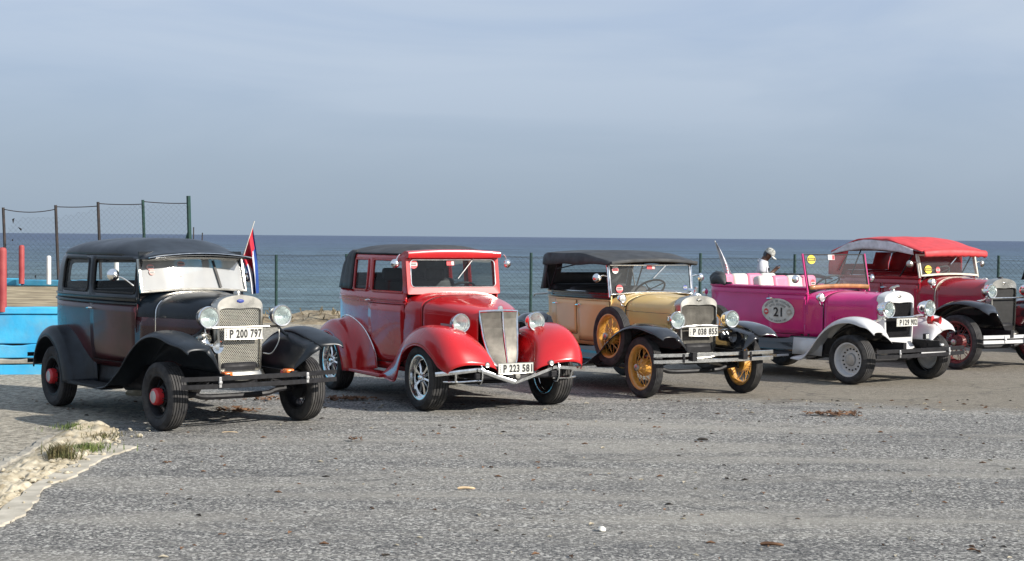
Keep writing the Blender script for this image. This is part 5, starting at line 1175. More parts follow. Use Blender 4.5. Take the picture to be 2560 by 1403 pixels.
def sea_mat():
    m, n, o = newmat('sea_water'); l = n.links.new
    t = node(n, 'ShaderNodeTexCoord'); P = t.outputs['Object']
    sx = node(n, 'ShaderNodeSeparateXYZ'); l(P, sx.inputs[0])
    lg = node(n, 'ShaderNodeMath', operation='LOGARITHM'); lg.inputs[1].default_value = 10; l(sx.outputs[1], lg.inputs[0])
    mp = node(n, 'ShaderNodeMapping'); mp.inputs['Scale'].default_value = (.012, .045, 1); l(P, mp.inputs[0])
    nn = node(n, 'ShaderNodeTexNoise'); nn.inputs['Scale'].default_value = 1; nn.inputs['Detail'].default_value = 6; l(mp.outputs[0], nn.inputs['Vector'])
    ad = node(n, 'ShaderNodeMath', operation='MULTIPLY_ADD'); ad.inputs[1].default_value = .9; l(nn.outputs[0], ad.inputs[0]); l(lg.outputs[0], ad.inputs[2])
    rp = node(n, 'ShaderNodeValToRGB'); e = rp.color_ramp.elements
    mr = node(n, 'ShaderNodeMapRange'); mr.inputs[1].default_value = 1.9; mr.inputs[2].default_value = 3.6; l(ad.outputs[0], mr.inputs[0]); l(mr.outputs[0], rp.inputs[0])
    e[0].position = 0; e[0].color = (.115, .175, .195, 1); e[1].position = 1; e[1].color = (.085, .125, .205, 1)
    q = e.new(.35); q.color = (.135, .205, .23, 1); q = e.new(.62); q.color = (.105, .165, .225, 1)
    # darker wave faces painted into the colour as shading, in sizes for each distance
    out = rp.outputs[0]; hs = []
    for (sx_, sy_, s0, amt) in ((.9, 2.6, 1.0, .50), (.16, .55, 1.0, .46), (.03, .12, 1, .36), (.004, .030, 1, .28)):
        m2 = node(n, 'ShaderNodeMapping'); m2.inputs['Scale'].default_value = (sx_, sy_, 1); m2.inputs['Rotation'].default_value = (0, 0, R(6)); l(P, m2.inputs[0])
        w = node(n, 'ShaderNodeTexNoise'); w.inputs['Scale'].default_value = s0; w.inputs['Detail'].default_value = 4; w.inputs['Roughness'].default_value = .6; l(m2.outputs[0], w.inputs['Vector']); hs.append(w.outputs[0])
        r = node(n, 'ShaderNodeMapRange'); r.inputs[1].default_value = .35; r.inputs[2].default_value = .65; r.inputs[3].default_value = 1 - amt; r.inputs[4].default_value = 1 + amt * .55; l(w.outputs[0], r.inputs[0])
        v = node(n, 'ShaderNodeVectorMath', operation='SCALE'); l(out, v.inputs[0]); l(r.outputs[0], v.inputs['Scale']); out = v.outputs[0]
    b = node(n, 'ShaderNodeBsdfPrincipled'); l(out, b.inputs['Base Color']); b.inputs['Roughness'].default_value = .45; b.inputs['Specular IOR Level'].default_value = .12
    bp = node(n, 'ShaderNodeBump'); bp.inputs['Strength'].default_value = .7; bp.inputs['Distance'].default_value = .5; l(hs[0], bp.inputs['Height'])
    l(bp.outputs[0], b.inputs['Normal']); l(b.outputs[0], o.inputs[0])
sea_mat()
pbr('concrete', (.36, .33, .27), .9, col2=(.52, .48, .40), scale=5, bump=.35, bscale=40, spec=.2)
pbr('concrete_grey', (.20, .19, .17), .9, col2=(.36, .34, .29), scale=6, bump=.4, bscale=35, spec=.2, dust=.3)
pbr('limestone_sand', (.30, .25, .17), .95, col2=(.56, .50, .38), scale=9, bump=.9, bscale=22, spec=.1)
pbr('limestone', (.32, .28, .20), .9, col2=(.50, .45, .35), scale=9, bump=.6, bscale=24, spec=.15)
pbr('terrace_paving', (.20, .16, .105), .95, col2=(.42, .35, .23), scale=2.2, bump=.4, bscale=20, spec=.15)
pbr('shore_rock', (.15, .115, .075), .95, col2=(.42, .35, .24), scale=3.0, bump=.6, bscale=12, spec=.15)
pbr('dry_scrub', (.10, .08, .045), .9, col2=(.26, .20, .11), scale=8)
pbr('blue_wall', (.03, .33, .62), .8, col2=(.075, .47, .74), scale=2.3, bump=.35, bscale=14, spec=.25, dust=.30)
pbr('blue_kerb', (.03, .25, .42), .75, col2=(.06, .36, .55), scale=3, bump=.25, dust=.25)
pbr('bollard_red', (.28, .035, .04), .6, col2=(.36, .06, .06), scale=6, bump=.2, dust=.05)
pbr('bollard_white', (.62, .62, .60), .7, col2=(.76, .76, .74), scale=7, bump=.25, dust=.1)
pbr('fence_green', (.006, .032, .026), .5, col2=(.008, .05, .04), scale=12)
pbr('fence_rust', (.022, .021, .022), .7, col2=(.045, .032, .028), scale=10)
pbr('fence_wire', (.10, .12, .12), .55, metal=.4, var=.2)
pbr('grass_dry', (.13, .10, .045), .8, col2=(.075, .085, .03), scale=14); pbr('grass_green', (.06, .10, .02), .7, col2=(.12, .15, .04), scale=14)
pbr('leaf_brown', (.10, .05, .025), .8, col2=(.19, .10, .05), scale=20); pbr('seaweed_dark', (.025, .02, .015), .8); pbr('stick_pale', (.62, .46, .28), .7, var=.1); pbr('shell_white', (.7, .68, .6), .5)
pbr('flag_red', (.46, .012, .03), .7); pbr('flag_blue', (.008, .045, .22), .7); pbr('flag_white', (.55, .55, .58), .7)
pbr('skin', (.105, .048, .028), .5, var=.08); pbr('shirt_white', (.50, .51, .55), .75, bump=.15, bscale=18); pbr('trousers', (.05, .055, .07), .8); pbr('shoe', (.03, .03, .03), .6)
pbr('cap_print', (.50, .50, .47), .8, col2=(.12, .125, .10), scale=30, spec=.2); pbr('cap_brim', (.48, .48, .45), .7)

# ------------------------------------------------------------------ ground, sea, shore
N = 60
struct(MB().add([(-250, -60, 0), (250, -60, 0), (250, 34.2, 0), (-250, 34.2, 0)], [(0, 1, 2, 3)]).build('ground', 'asphalt', flat=True))
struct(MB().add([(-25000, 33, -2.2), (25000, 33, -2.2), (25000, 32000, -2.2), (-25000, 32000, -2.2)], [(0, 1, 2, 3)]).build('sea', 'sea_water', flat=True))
from mathutils import noise as mnoise
def nz(x, y, s=1.0, o=4): return mnoise.fractal(Vector((x * s, y * s, 3.7)), 1.0, 2.0, o)
rows = []
for i in range(300):
    x = -24 + 50 * i / 299; r = []
    for j in range(22):
        y = 32.2 + 6.5 * j / 21; e = min(1, j / 3) * 1.0
        z = -.03 + e * (.10 + .16 * nz(x, y, .9) + .06 * nz(x, y, 4)) if j < 12 else lerp(.10, -2.6, (j - 11) / 10) + .25 * nz(x, y, .8)
        if j == 0: z = -.05
        r.append((x, y, z))
    rows.append(r)
struct(MB().grid(rows).build('rocky_shore', 'shore_rock', sharp=50))
q = MB()   # dried scrub and wrack along the top of the shore
for k in range(2600):
    x = random.uniform(-12, 15); y = random.uniform(32.7, 34.6)
    if nz(x, 0, .7) < random.uniform(-.5, .35): continue
    z = .05 + max(-.05, .16 * nz(x, y, .9)); h = random.uniform(.05, .20); a = random.uniform(0, 6.28); w_ = random.uniform(.008, .03); dx, dy = math.cos(a), math.sin(a); lx, ly = random.uniform(-.1, .1), random.uniform(-.1, .1)
    q.add([(x - dx * w_, y - dy * w_, z), (x + dx * w_, y + dy * w_, z), (x + lx + dx * w_ * .3, y + ly, z + h), (x + lx * 1.4, y + ly, z + h * .8)], [(0, 1, 2, 3)])
sc = q.build('dry_scrub', 'dry_scrub', flat=True, norm=False); tag(sc, 'dry brown scrub and wrack along the foot of the sea fence', 'scrub', kind='stuff')

# ------------------------------------------------------------------ chain link fences
def chain(fence, pts_fn, L, pitch, rows_fn, r=.0027, holes=None):
    """pts_fn(s)-> base point at distance s; rows_fn(s)-> (z0,z1). Zigzag wires hooked into diamonds."""
    mb = MB(); n = int(L / pitch)
    sec = [(r, 0), (-r * .5, r * .87), (-r * .5, -r * .87)]
    for k in range(n):
        s0 = k * pitch; z0, z1 = rows_fn(s0 + pitch / 2); m = max(2, int((z1 - z0) / pitch)); path = []
        for j in range(m + 1):
            up_ = (j % 2) ^ (k % 2); s = s0 + (pitch if up_ else 0); p = pts_fn(s); path.append(Vector((p.x, p.y + (.004 if up_ else -.004), z0 + j * pitch)))
        if len(path) > 1: mb.sweep(path, sec, up=(0, 1, 0), caps=False)
    o = mb.build('chain_link', 'fence_wire', fence, flat=True, norm=False); o['kind'] = 'stuff'; return o
YF = 32.6
fx = [690, 866, 1095, 1328, 1540, 1752, 1988, 2240, 2498]; fy = [637, 635, 634, 632, 633, 633, 636, 638, 639]
x0 = dep(490, 700, YF).x; x1 = dep(2700, 700, YF + .5).x
fence = empty('chain_link_fence', ((x0 + x1) / 2, YF, 0), 0, 'long low chain link fence with thin dark posts running along the sea edge', 'fence'); fl0 = Vector(fence.location)
def lfn(p): return p - fl0
chain(fence, lambda s: lfn(Vector((x0 + s, YF, 0))), x1 - x0, .056, lambda s: (.06, 1.50 + .03 * math.sin(s * .9) + .015 * math.sin(s * 2.3)))
for px, py in zip(fx + [2740], fy + [640]):
    p = dep(px, py, YF); lean = random.uniform(-.015, .02)
    MB().rod(lfn(Vector((p.x + lean, YF + .03, -.05))), lfn(Vector((p.x, YF + .03, p.z))), .030, 8).build('post', 'fence_green', fence)
for z in (.35, 1.44): MB().tube([lfn(Vector((lerp(x0, x1, i / 40), YF + .01, z + .02 * math.sin(i * 1.1)))) for i in range(41)], .004, 4).build('tension_wire', 'fence_wire', fence)

# ------------------------------------------------------------------ raised terrace with blue wall
TZ = .87
wl = Vector((-14, 19.5, 0)); wr = Vector((-4.75, 20.75, 0)); bk_r = Vector((-6.25, 30.0, 0)); bk_l = Vector((-16, 31.6, 0))
fl = [wl, wr, bk_r, bk_l]
struct(MB().poly([Vector((p.x, p.y, -.02)) for p in [wl + Vector((.1, .12, 0)), wr + Vector((-.1, .12, 0)), bk_r, bk_l]], (0, 0, TZ - .03)).build('terrace', 'terrace_paving', flat=True))
wall = empty('retaining_wall', wl, 0, 'bright blue painted retaining wall behind the black sedan', 'wall')
wd_ = (wr - wl).normalized(); wn = Vector((wd_.y, -wd_.x, 0)); WL = (wr - wl).length
def wbox(name, s0, s1, out0, out1, z0, z1, mat, jag=0.0, bev=.012):
    n_ = max(2, int((s1 - s0) / .12)) if jag else 2; rows = []
    for i in range(n_):
        s = lerp(s0, s1, i / (n_ - 1)); jz = jag * nz(s, 0, 2.2); jo = jag * .6 * nz(s, 5, 3)
        rows.append([wd_ * s + wn * (out0) + Vector((0, 0, z0)), wd_ * s + wn * (out1 + jo) + Vector((0, 0, z0)), wd_ * s + wn * (out1 + jo) + Vector((0, 0, z1 + jz)), wd_ * s + wn * out0 + Vector((0, 0, z1 + jz))])
    m_ = MB().grid(rows, cv=True); m_.add(rows[0], [(0, 1, 2, 3)]); m_.add(rows[-1], [(3, 2, 1, 0)])
    return m_.build(name, mat, wall, bevel=bev, weld=True, sharp=30)
ns = 8
for k in range(ns):   # rendered panels with open joints
    wbox('wall_panel', WL * k / ns + .006, WL * (k + 1) / ns - .006, -.15, .0, .40, .785, 'blue_wall')
wbox('coping', 0, WL, -.20, .022, .79, .88, 'blue_wall', jag=.006)
wbox('wall_course', 0, WL, -.15, .014, .21, .385, 'blue_wall', jag=.03)
wbox('ledge', 0, WL, -.15, .09, .14, .205, 'concrete_grey', jag=.03)
wbox('plinth', 0, WL, -.15, .07, -.05, .135, 'blue_wall', jag=.02)
MB().poly([(q_ - wl) for q_ in (wr, wr + Vector((.02, .0, 0)), bk_r + Vector((.02, 0, 0)), bk_r)], (0, 0, .86)).build('return_wall', 'blue_wall', wall, flat=True)
kb = empty('border_kerb', bk_l, 0, 'low weathered blue kerb along the back of the terrace', 'kerb'); kd = (bk_r - bk_l)
nk = 9
for k in range(nk):
    a = kd * (k / nk + .003); b = kd * ((k + 1) / nk - .003); nn_ = Vector((kd.y, -kd.x, 0)).normalized()
    MB().poly([a + Vector((0, 0, TZ - .04)), b + Vector((0, 0, TZ - .04)), b + nn_ * .22 + Vector((0, 0, TZ - .04)), a + nn_ * .22 + Vector((0, 0, TZ - .04))], (0, 0, .12 + .012 * (k % 3))).build('kerb_block', 'blue_kerb', kb, bevel=.02)
def bollard(px, py, Y, z0, h, r, mat, label):
    p = dep(px, py, Y); b = MB().lathe([(r * .98, -.05), (r, .02), (r * 1.0, h - r * .9), (r * .93, h - r * .45), (r * .7, h - r * .15), (r * .3, h - .004), (0, h)], 20, 'z').build('bollard', mat, None, loc=(p.x, Y, z0)); tag(b, label, 'bollard')
bollard(6, 700, 20.5, TZ, .80, .055, 'bollard_red', 'red round-topped bollard standing on the blue wall coping')
bollard(54, 700, 30.0, TZ + .06, .70, .053, 'bollard_red', 'red round-topped bollard standing by the blue border kerb')
bollard(122, 700, 29.9, TZ + .06, .50, .042, 'bollard_white', 'short white bollard on the kerb next to the red one')
bollard(291, 700, 29.7, TZ + .06, .55, .045, 'bollard_white', 'white bollard seen through the door window of the black sedan')
# tall fence on the terrace
fp = [(8, 519, 30.6), (139, 513, 30.4), (245, 505, 30.25), (357, 500, 30.1), (471, 490, 29.9)]
tf = empty('chain_link_fence', (dep(8, 700, 30.6).x, 30.6, TZ), 0, 'torn chain link fence with tall posts on the terrace above the black sedan', 'fence'); tl0 = Vector(tf.location)
tops = []
for i, (px, py, Y) in enumerate(fp):
    p = dep(px, py, Y); tops.append(p); base = Vector((p.x + (.06 if i < 4 else .05), Y, TZ - .02))
    MB().rod(base - tl0, p - tl0, .040 if i == 4 else .029, 8).build('post', 'fence_green' if i > 2 else 'fence_rust', tf)
pe = tops[4]; MB().rod(Vector((pe.x + .03, pe.y, pe.z - .60)) - tl0, Vector((pe.x - .18, pe.y, pe.z - 1.3)) - tl0, .022, 6).build('brace', 'fence_green', tf)
MB().rod(Vector((pe.x - .18, pe.y, pe.z - 1.3)) - tl0, Vector((pe.x - .26, pe.y, TZ)) - tl0, .022, 6).build('brace', 'fence_green', tf)
for i in range(4):
    a, b = tops[i] - Vector((0, 0, .03)), tops[i + 1] - Vector((0, 0, .08 if i < 3 else .14)); sg = .06 if i == 0 else .015
    MB().tube([a.lerp(b, t / 10) - Vector((0, 0, sg * 4 * (t / 10) * (1 - t / 10))) - tl0 for t in range(11)], .009, 5).build('top_wire', 'fence_rust', tf)
Lf = tops[4].x - tops[0].x
def tp(s): 
    f = s / Lf; return Vector((tops[0].x + s, lerp(30.6, 29.9, f), 0)) - Vector((tl0.x, tl0.y, tl0.z))
chain(tf, lambda s: tp(s), Lf, .052, lambda s: (.05, interp([0, .25, .5, .95, 1.2, 1.8, 2.4, 3.6], [.9, 1.28, 1.33, 1.30, 1.34, 1.46, 1.55, 1.60], s)), r=.0022)
for (px, py, dx, dz) in ((30, 548, .05, .09), (50, 570, -.04, .06), (29, 600, .02, .03), (86, 690, .03, .05)):
    p = dep(px, py, 30.5) - tl0; MB().poly([p, p + Vector((.02, 0, -dz)), p + Vector((.035, 0, -dz * .3)), p + Vector((dx, 0, .02))], (0, .01, 0)).build('torn_scrap', 'rubber_black', tf, flat=True)
for (a, b, lb) in (((482, 597), (484, 568), 'thin upright iron rod next to the green end post'), ((496, 598), (506, 582), 'short slanting iron rod beyond the upright one')):
    pa, pb = dep(*a, 31), dep(*b, 31); r_ = MB().rod((pa.x, 31, -.05), (pb.x, 31, pb.z), .012, 5).build('iron_rod', 'fence_rust'); tag(r_, lb, 'rod')

# ------------------------------------------------------------------ broken edge strip, rubble and grass at the lot's corner
cout = [(0, 1318), (40, 1302), (77, 1275), (92, 1247), (126, 1211), (178, 1199), (237, 1161), (284, 1138), (342, 1120)]
cinn = [(262, 1113), (222, 1138), (196, 1158), (150, 1178), (118, 1197), (72, 1226), (40, 1250), (0, 1284), (-60, 1320), (-60, 1350)]
pts = [gnd(-80, 1362)]
for a, b in zip(cout, cout[1:]):
    A, Bq = gnd(*a), gnd(*b)
    for k in range(6): pts.append(A.lerp(Bq, k / 6) + Vector((random.uniform(-.02, .02), random.uniform(-.035, .035), 0)))
pts.append(gnd(*cout[-1]))
for a, b in zip(cinn, cinn[1:]):
    A, Bq = gnd(*a), gnd(*b)
    for k in range(4): pts.append(A.lerp(Bq, k / 4) + Vector((random.uniform(-.02, .02), random.uniform(-.03, .03), 0)))
struct(MB().poly([Vector((p.x, p.y, -.02)) for p in pts], (0, 0, .035)).build('concrete_edging', 'concrete', flat=True))
sand = [gnd(*p) for p in [(-80, 1345), (0, 1278), (60, 1236), (120, 1196), (200, 1160), (262, 1118), (300, 1098), (290, 1075), (225, 1062), (165, 1072), (124, 1093), (86, 1120), (0, 1172), (-80, 1220)]]
cxs = sum((p.x for p in sand)) / len(sand); cys = sum((p.y for p in sand)) / len(sand); rows = []
ring = catmull([(p.x, p.y, 0) for p in sand] + [(sand[0].x, sand[0].y, 0)], 160)[:-1]
sp0, sp1 = gnd(-60, 1270), gnd(285, 1082)
for k in range(22):
    t = k / 21; rows.append([])
    for p in ring:
        ax = sp0.lerp(sp1, max(0, min(1, (Vector((p.x, p.y, 0)) - sp0).dot(sp1 - sp0) / (sp1 - sp0).length_squared)))
        x, y = lerp(p.x, ax.x, t), lerp(p.y, ax.y, t); rows[-1].append((x, y, -.01 + min(1, t * 3) * (.035 + .035 * nz(x, y, 3) + .03 * nz(x, y, 9) + .014 * nz(x, y, 25))))
struct(MB().grid(rows, cv=True).build('rubble_strip', 'limestone_sand', sharp=70))
kp = [gnd(*p) for p in [(-70, 1205), (0, 1166), (45, 1143), (88, 1118), (126, 1092)]]
struct(MB().sweep([p + Vector((.02 * nz(i, 0, .9), .03 * nz(i, 3, .9), -.005 + .015 * nz(i, 7, .7))) for i, p in enumerate(catmull(kp, 34))], [(-.05, -.05), (.05, -.05), (.04, .025), (-.03, .03)], scale=[1 + .25 * nz(i, 11, .8) for i in range(34)]).build('old_kerb', 'concrete_grey', bevel=.008))
def rock(mb, c, r, seed):
    rs = random.Random(seed); ico = bmesh.new(); bmesh.ops.create_icosphere(ico, subdivisions=2, radius=1.0); vs = []
    sx_, sy_, sz_ = rs.uniform(.7, 1.3), rs.uniform(.7, 1.2), rs.uniform(.4, .7)
    for v in ico.verts:
        k = 1 + .35 * mnoise.noise(v.co * 1.3 + Vector((seed, 0, 0))); vs.append((c[0] + v.co.x * r * k * sx_, c[1] + v.co.y * r * k * sy_, c[2] + v.co.z * r * k * sz_))
    mb.add(vs, [[q.index for q in f.verts] for f in ico.faces]); ico.free()
q = MB()
for k in range(190):
    t = random.random(); p = sp0.lerp(sp1, t) + Vector((random.gauss(0, .16), random.gauss(0, .30), 0)); rock(q, (p.x, p.y, .02), random.choice((.008, .012, .012, .018, .018, .025, .035)), k)
tag(q.build('limestone_rubble', 'limestone', flat=True, norm=False), 'crumbled pale limestone rubble lying along the broken lot edge', 'rubble', kind='stuff')
for i, (px, py, r_, lab) in enumerate([(200, 1071, .10, 'pale flat stone in the grass at the end of the rubble strip'), (215, 1066, .05, 'small white stone next to the flat pale stone'), (352, 988, .12, 'bright cream rock lying under the black sedan')]):
    g = gnd(px, py); mb = MB(); rock(mb, (0, 0, r_ * .25), r_, 50 + i); tag(mb.build('stone', 'limestone', None, loc=(g.x, g.y, 0), flat=True), lab, 'stone')
def tuft(px, py, n_, h, sp, mat, label):
    g = gnd(px, py); mb = MB()
    for k in range(n_):
        a = random.uniform(0, 6.28); d = abs(random.gauss(0, sp)); x, y = math.cos(a) * d, math.sin(a) * d; hh = h * random.uniform(.4, 1.15); ln = random.uniform(.1, .9) * hh; b = random.uniform(0, 6.28); w_ = random.uniform(.0025, .005)
        tx, ty = math.cos(b) * ln, math.sin(b) * ln; px_, py_ = -math.sin(b + .6) * w_, math.cos(b + .6) * w_
        mb.add([(x - px_, y - py_, 0), (x + px_, y + py_, 0), (x + tx * .4 + px_ * .8, y + ty * .4 + py_ * .8, hh * .6), (x + tx * .4 - px_ * .8, y + ty * .4 - py_ * .8, hh * .6), (x + tx, y + ty, hh)], [(0, 1, 2, 3), (3, 2, 4)])
    o = mb.build('grass_tuft', mat, None, loc=(g.x, g.y, .02), flat=True, norm=False); tag(o, label, 'grass', kind='stuff')
tuft(152, 1152, 420, .125, .075, 'grass_dry', 'dry brown spiky grass tuft on the rubble strip')
tuft(214, 1132, 420, .065, .13, 'grass_green', 'yellow green grass tuft beside the dry one')
tuft(190, 1076, 300, .05, .14, 'grass_green', 'low green grass patch around the flat pale stone')
tuft(262, 1098, 160, .045, .20, 'grass_dry', 'short dry grass at the tip of the concrete edging')

# ------------------------------------------------------------------ litter on the asphalt
def stick(px, py, L, w_, ang, mat, label):
    g = gnd(px, py); o = MB().tube(catmull([(-L / 2, 0, .008), (-L * .2, .006, .012), (L * .2, -.004, .012), (L / 2, .005, .006)], 9), w_, 6, scale=[.6, .9, 1, 1, .95, .9, .85, .8, .3]).build('stick', mat, None, loc=(g.x, g.y, .004), rot=(0, 0, ang)); tag(o, label, 'stick')
stick(1166, 1225, .13, .011, R(3), 'stick_pale', 'pale peeled stick lying on the asphalt in front of the red sedan')
stick(1930, 1366, .14, .012, R(-12), 'leaf_brown', 'dull brown pod lying on the asphalt in front of the pink car')
stick(1757, 1102, .10, .012, R(5), 'seaweed_dark', 'short black twig on the asphalt in front of the cream car')
stick(575, 1084, .15, .004, R(8), 'stick_pale', 'thin straw beside the front wheels of the black sedan')
g = gnd(1504, 1328); tag(MB().lathe([(.004, 0), (.02, .004), (.026, .014), (.018, .024), (.006, .03), (0, .031)], 12, 'z').build('shell', 'shell_white', None, loc=(g.x, g.y, .003), rot=(.4, .2, 0)), 'small white shell lying on the open asphalt', 'shell')
def clump(px, py, n_, sp, mat, label, leaf=.05):
    g = gnd(px, py); mb = MB()
    for k in range(n_):
        x, y = random.gauss(0, sp), random.gauss(0, sp * .6); a = random.uniform(0, 6.28); s_ = leaf * random.uniform(.5, 1.3); z = random.uniform(.004, .03); c, s2 = math.cos(a), math.sin(a); cu = random.uniform(.2, .7) * s_
        P_ = [(-s_, 0, cu), (-.3 * s_, .35 * s_, 0), (s_, .05 * s_, cu), (-.3 * s_, -.35 * s_, .1 * s_)]
        mb.add([(x + p[0] * c - p[1] * s2, y + p[0] * s2 + p[1] * c, z + p[2]) for p in P_], [(0, 3, 2, 1)])
    o = mb.build('leaf_litter', mat, None, loc=(g.x, g.y, 0), flat=True, norm=False, solid=.002); tag(o, label, 'leaves')
clump(868, 1001, 70, .13, 'leaf_brown', 'brown dead leaf heap beside the rear wheel of the red sedan')
clump(2086, 1039, 60, .15, 'leaf_brown', 'reddish brown leaf heap on the asphalt in front of the pink car')
clump(600, 1030, 50, .12, 'leaf_brown', 'brown leaf scatter under the front of the black sedan')
clump(884, 1104, 10, .05, 'leaf_brown', 'few curled leaves on the asphalt in front of the red sedan', .04)
clump(675, 1000, 26, .12, 'leaf_brown', 'leaf scatter behind the bumper of the black sedan')
mb = MB()
for k in range(520):
    px, py = random.uniform(60, 2560), 1000 + 400 * random.random() ** 2.2; g = gnd(px, py)
    if px < 360 and py > 1060: continue
    a = random.uniform(0, 6.28); s_ = random.choice((.010, .014, .02, .03)); c, s2 = math.cos(a) * s_, math.sin(a) * s_
    mb.add([(g.x - c, g.y - s2, .005), (g.x + s2 * .4, g.y - c * .4, .004 + s_ * .4), (g.x + c, g.y + s2, .006), (g.x - s2 * .4, g.y + c * .4, .004 + s_ * .3)], [(0, 1, 2, 3)], random.choice((0, 0, 1, 2)))
tag(mb.build('debris', ['leaf_brown', 'seaweed_dark', 'limestone'], None, flat=True, norm=False, solid=.004), 'tiny dry leaf bits and grit scattered over the asphalt', 'debris', kind='stuff')

# ------------------------------------------------------------------ flags
def flag_mesh(name, hoist_fn, fly_fn, nu, nv, matfn, mats, parent):
    mb = MB(); P = [[hoist_fn(j / nv) + fly_fn(i / nu, j / nv) for j in range(nv + 1)] for i in range(nu + 1)]
    vs = [p for r in P for p in r]
    for i in range(nu):
        for j in range(nv):
            a = i * (nv + 1) + j; mb.f.append([a, a + nv + 1, a + nv + 2, a + 1]); mb.m.append(matfn((i + .5) / nu, (j + .5) / nv))
    mb.v = [tuple(p) for p in vs]
    return mb.build(name, mats, parent, sharp=80, norm=False)
YFLAG = 16.35
pt, pb = dep(636, 553, YFLAG), dep(600, 668, YFLAG); base = pb
fg = empty('flag', base, 0, 'red, white and blue national flag hanging from a pole on the black sedan', 'flag')
MB().rod(Vector((0, 0, 0)), pt - base, .006, 6).build('pole', 'plate_white', fg)
ha, hb = dep(632, 566, YFLAG) - base, dep(604, 646, YFLAG) - base
def fly(s, t):
    e1 = dep(646, 733, YFLAG) - base - ha; e2 = dep(626, 736, YFLAG) - base - hb
    d = e1.lerp(e2, t); sag = Vector((.02 * math.sin(s * 3.1) * (1 - t) + .035 * math.sin(math.pi * s) * (t - .3), .05 * math.sin(t * 12 + s * 2.5) * min(1, s * 3), 0))
    return d * s + sag
def fcol(s, t):
    if s < .60 * (1 - 2 * abs(t - .5)) + .02 or (s < .30 and .12 < t < .95): return 0
    return 1 if int(t * 5) % 2 == 0 else 2
flag_mesh('cloth', lambda t: ha.lerp(hb, t), fly, 44, 40, fcol, ['flag_red', 'flag_blue', 'flag_white'], fg)
YW = 22.4
pt, pb = dep(1787, 602, YW), dep(1822, 716, YW); base = pb
fg = empty('flag', base, 0, 'furled white flag on a leaning pole at the tail of the pink car', 'flag')
MB().rod(Vector((0, 0, 0)), pt - base, .007, 6).build('pole', 'plate_white', fg)
ha = pt - base - Vector((0, 0, .01)); hb = (pt - base) * .12
def fly2(s, t):
    wd_f = interp([0, .15, .5, .85, 1], [.025, .05, .085, .10, .06], t)
    return Vector((s * wd_f + .018 * math.sin(math.pi * t), .035 * math.sin(s * 7 + t * 3), -.02 * s - .03 * s * math.sin(3 * t)))
flag_mesh('cloth', lambda t: ha.lerp(hb, t), fly2, 14, 28, lambda s, t: 1 if (.35 < s < .6 and .52 < t < .72 and int(t * 40) % 3 < 2) else 0, ['flag_white', 'flag_red'], fg)

# ------------------------------------------------------------------ the man with the cap and phone
def skin_mesh(name, nodes, edges, mat, parent, root, sub=2):
    """nodes: {key: (xyz, radius)}; one continuous skinned surface."""
    ks = list(nodes); me = bpy.data.meshes.new(name); me.from_pydata([nodes[k][0] for k in ks], [(ks.index(a), ks.index(b)) for a, b in edges], [])
    o = bpy.data.objects.new(name, me); COL.objects.link(o)
    if parent: o.parent = parent
    sk = o.modifiers.new('skin', 'SKIN'); sk.use_smooth_shade = True
    lay = me.skin_vertices[0].data if me.skin_vertices else None
    if lay is None:
        bm = bmesh.new(); bm.from_mesh(me); bm.verts.layers.skin.verify(); bm.to_mesh(me); bm.free(); lay = me.skin_vertices[0].data
    for i, k in enumerate(ks):
        r = nodes[k][1]; lay[i].radius = (r, r) if isinstance(r, (int, float)) else r; lay[i].use_root = (k == root)
    sb = o.modifiers.new('sub', 'SUBSURF'); sb.levels = sub; sb.render_levels = sub
    me.materials.append(MATS[mat]); return o
mp_ = dep(1904, 690, 25.6); man = empty('person', (mp_.x, 25.6, 0), R(-12), 'man in white polo shirt and camouflage cap looking down at his phone', 'person')
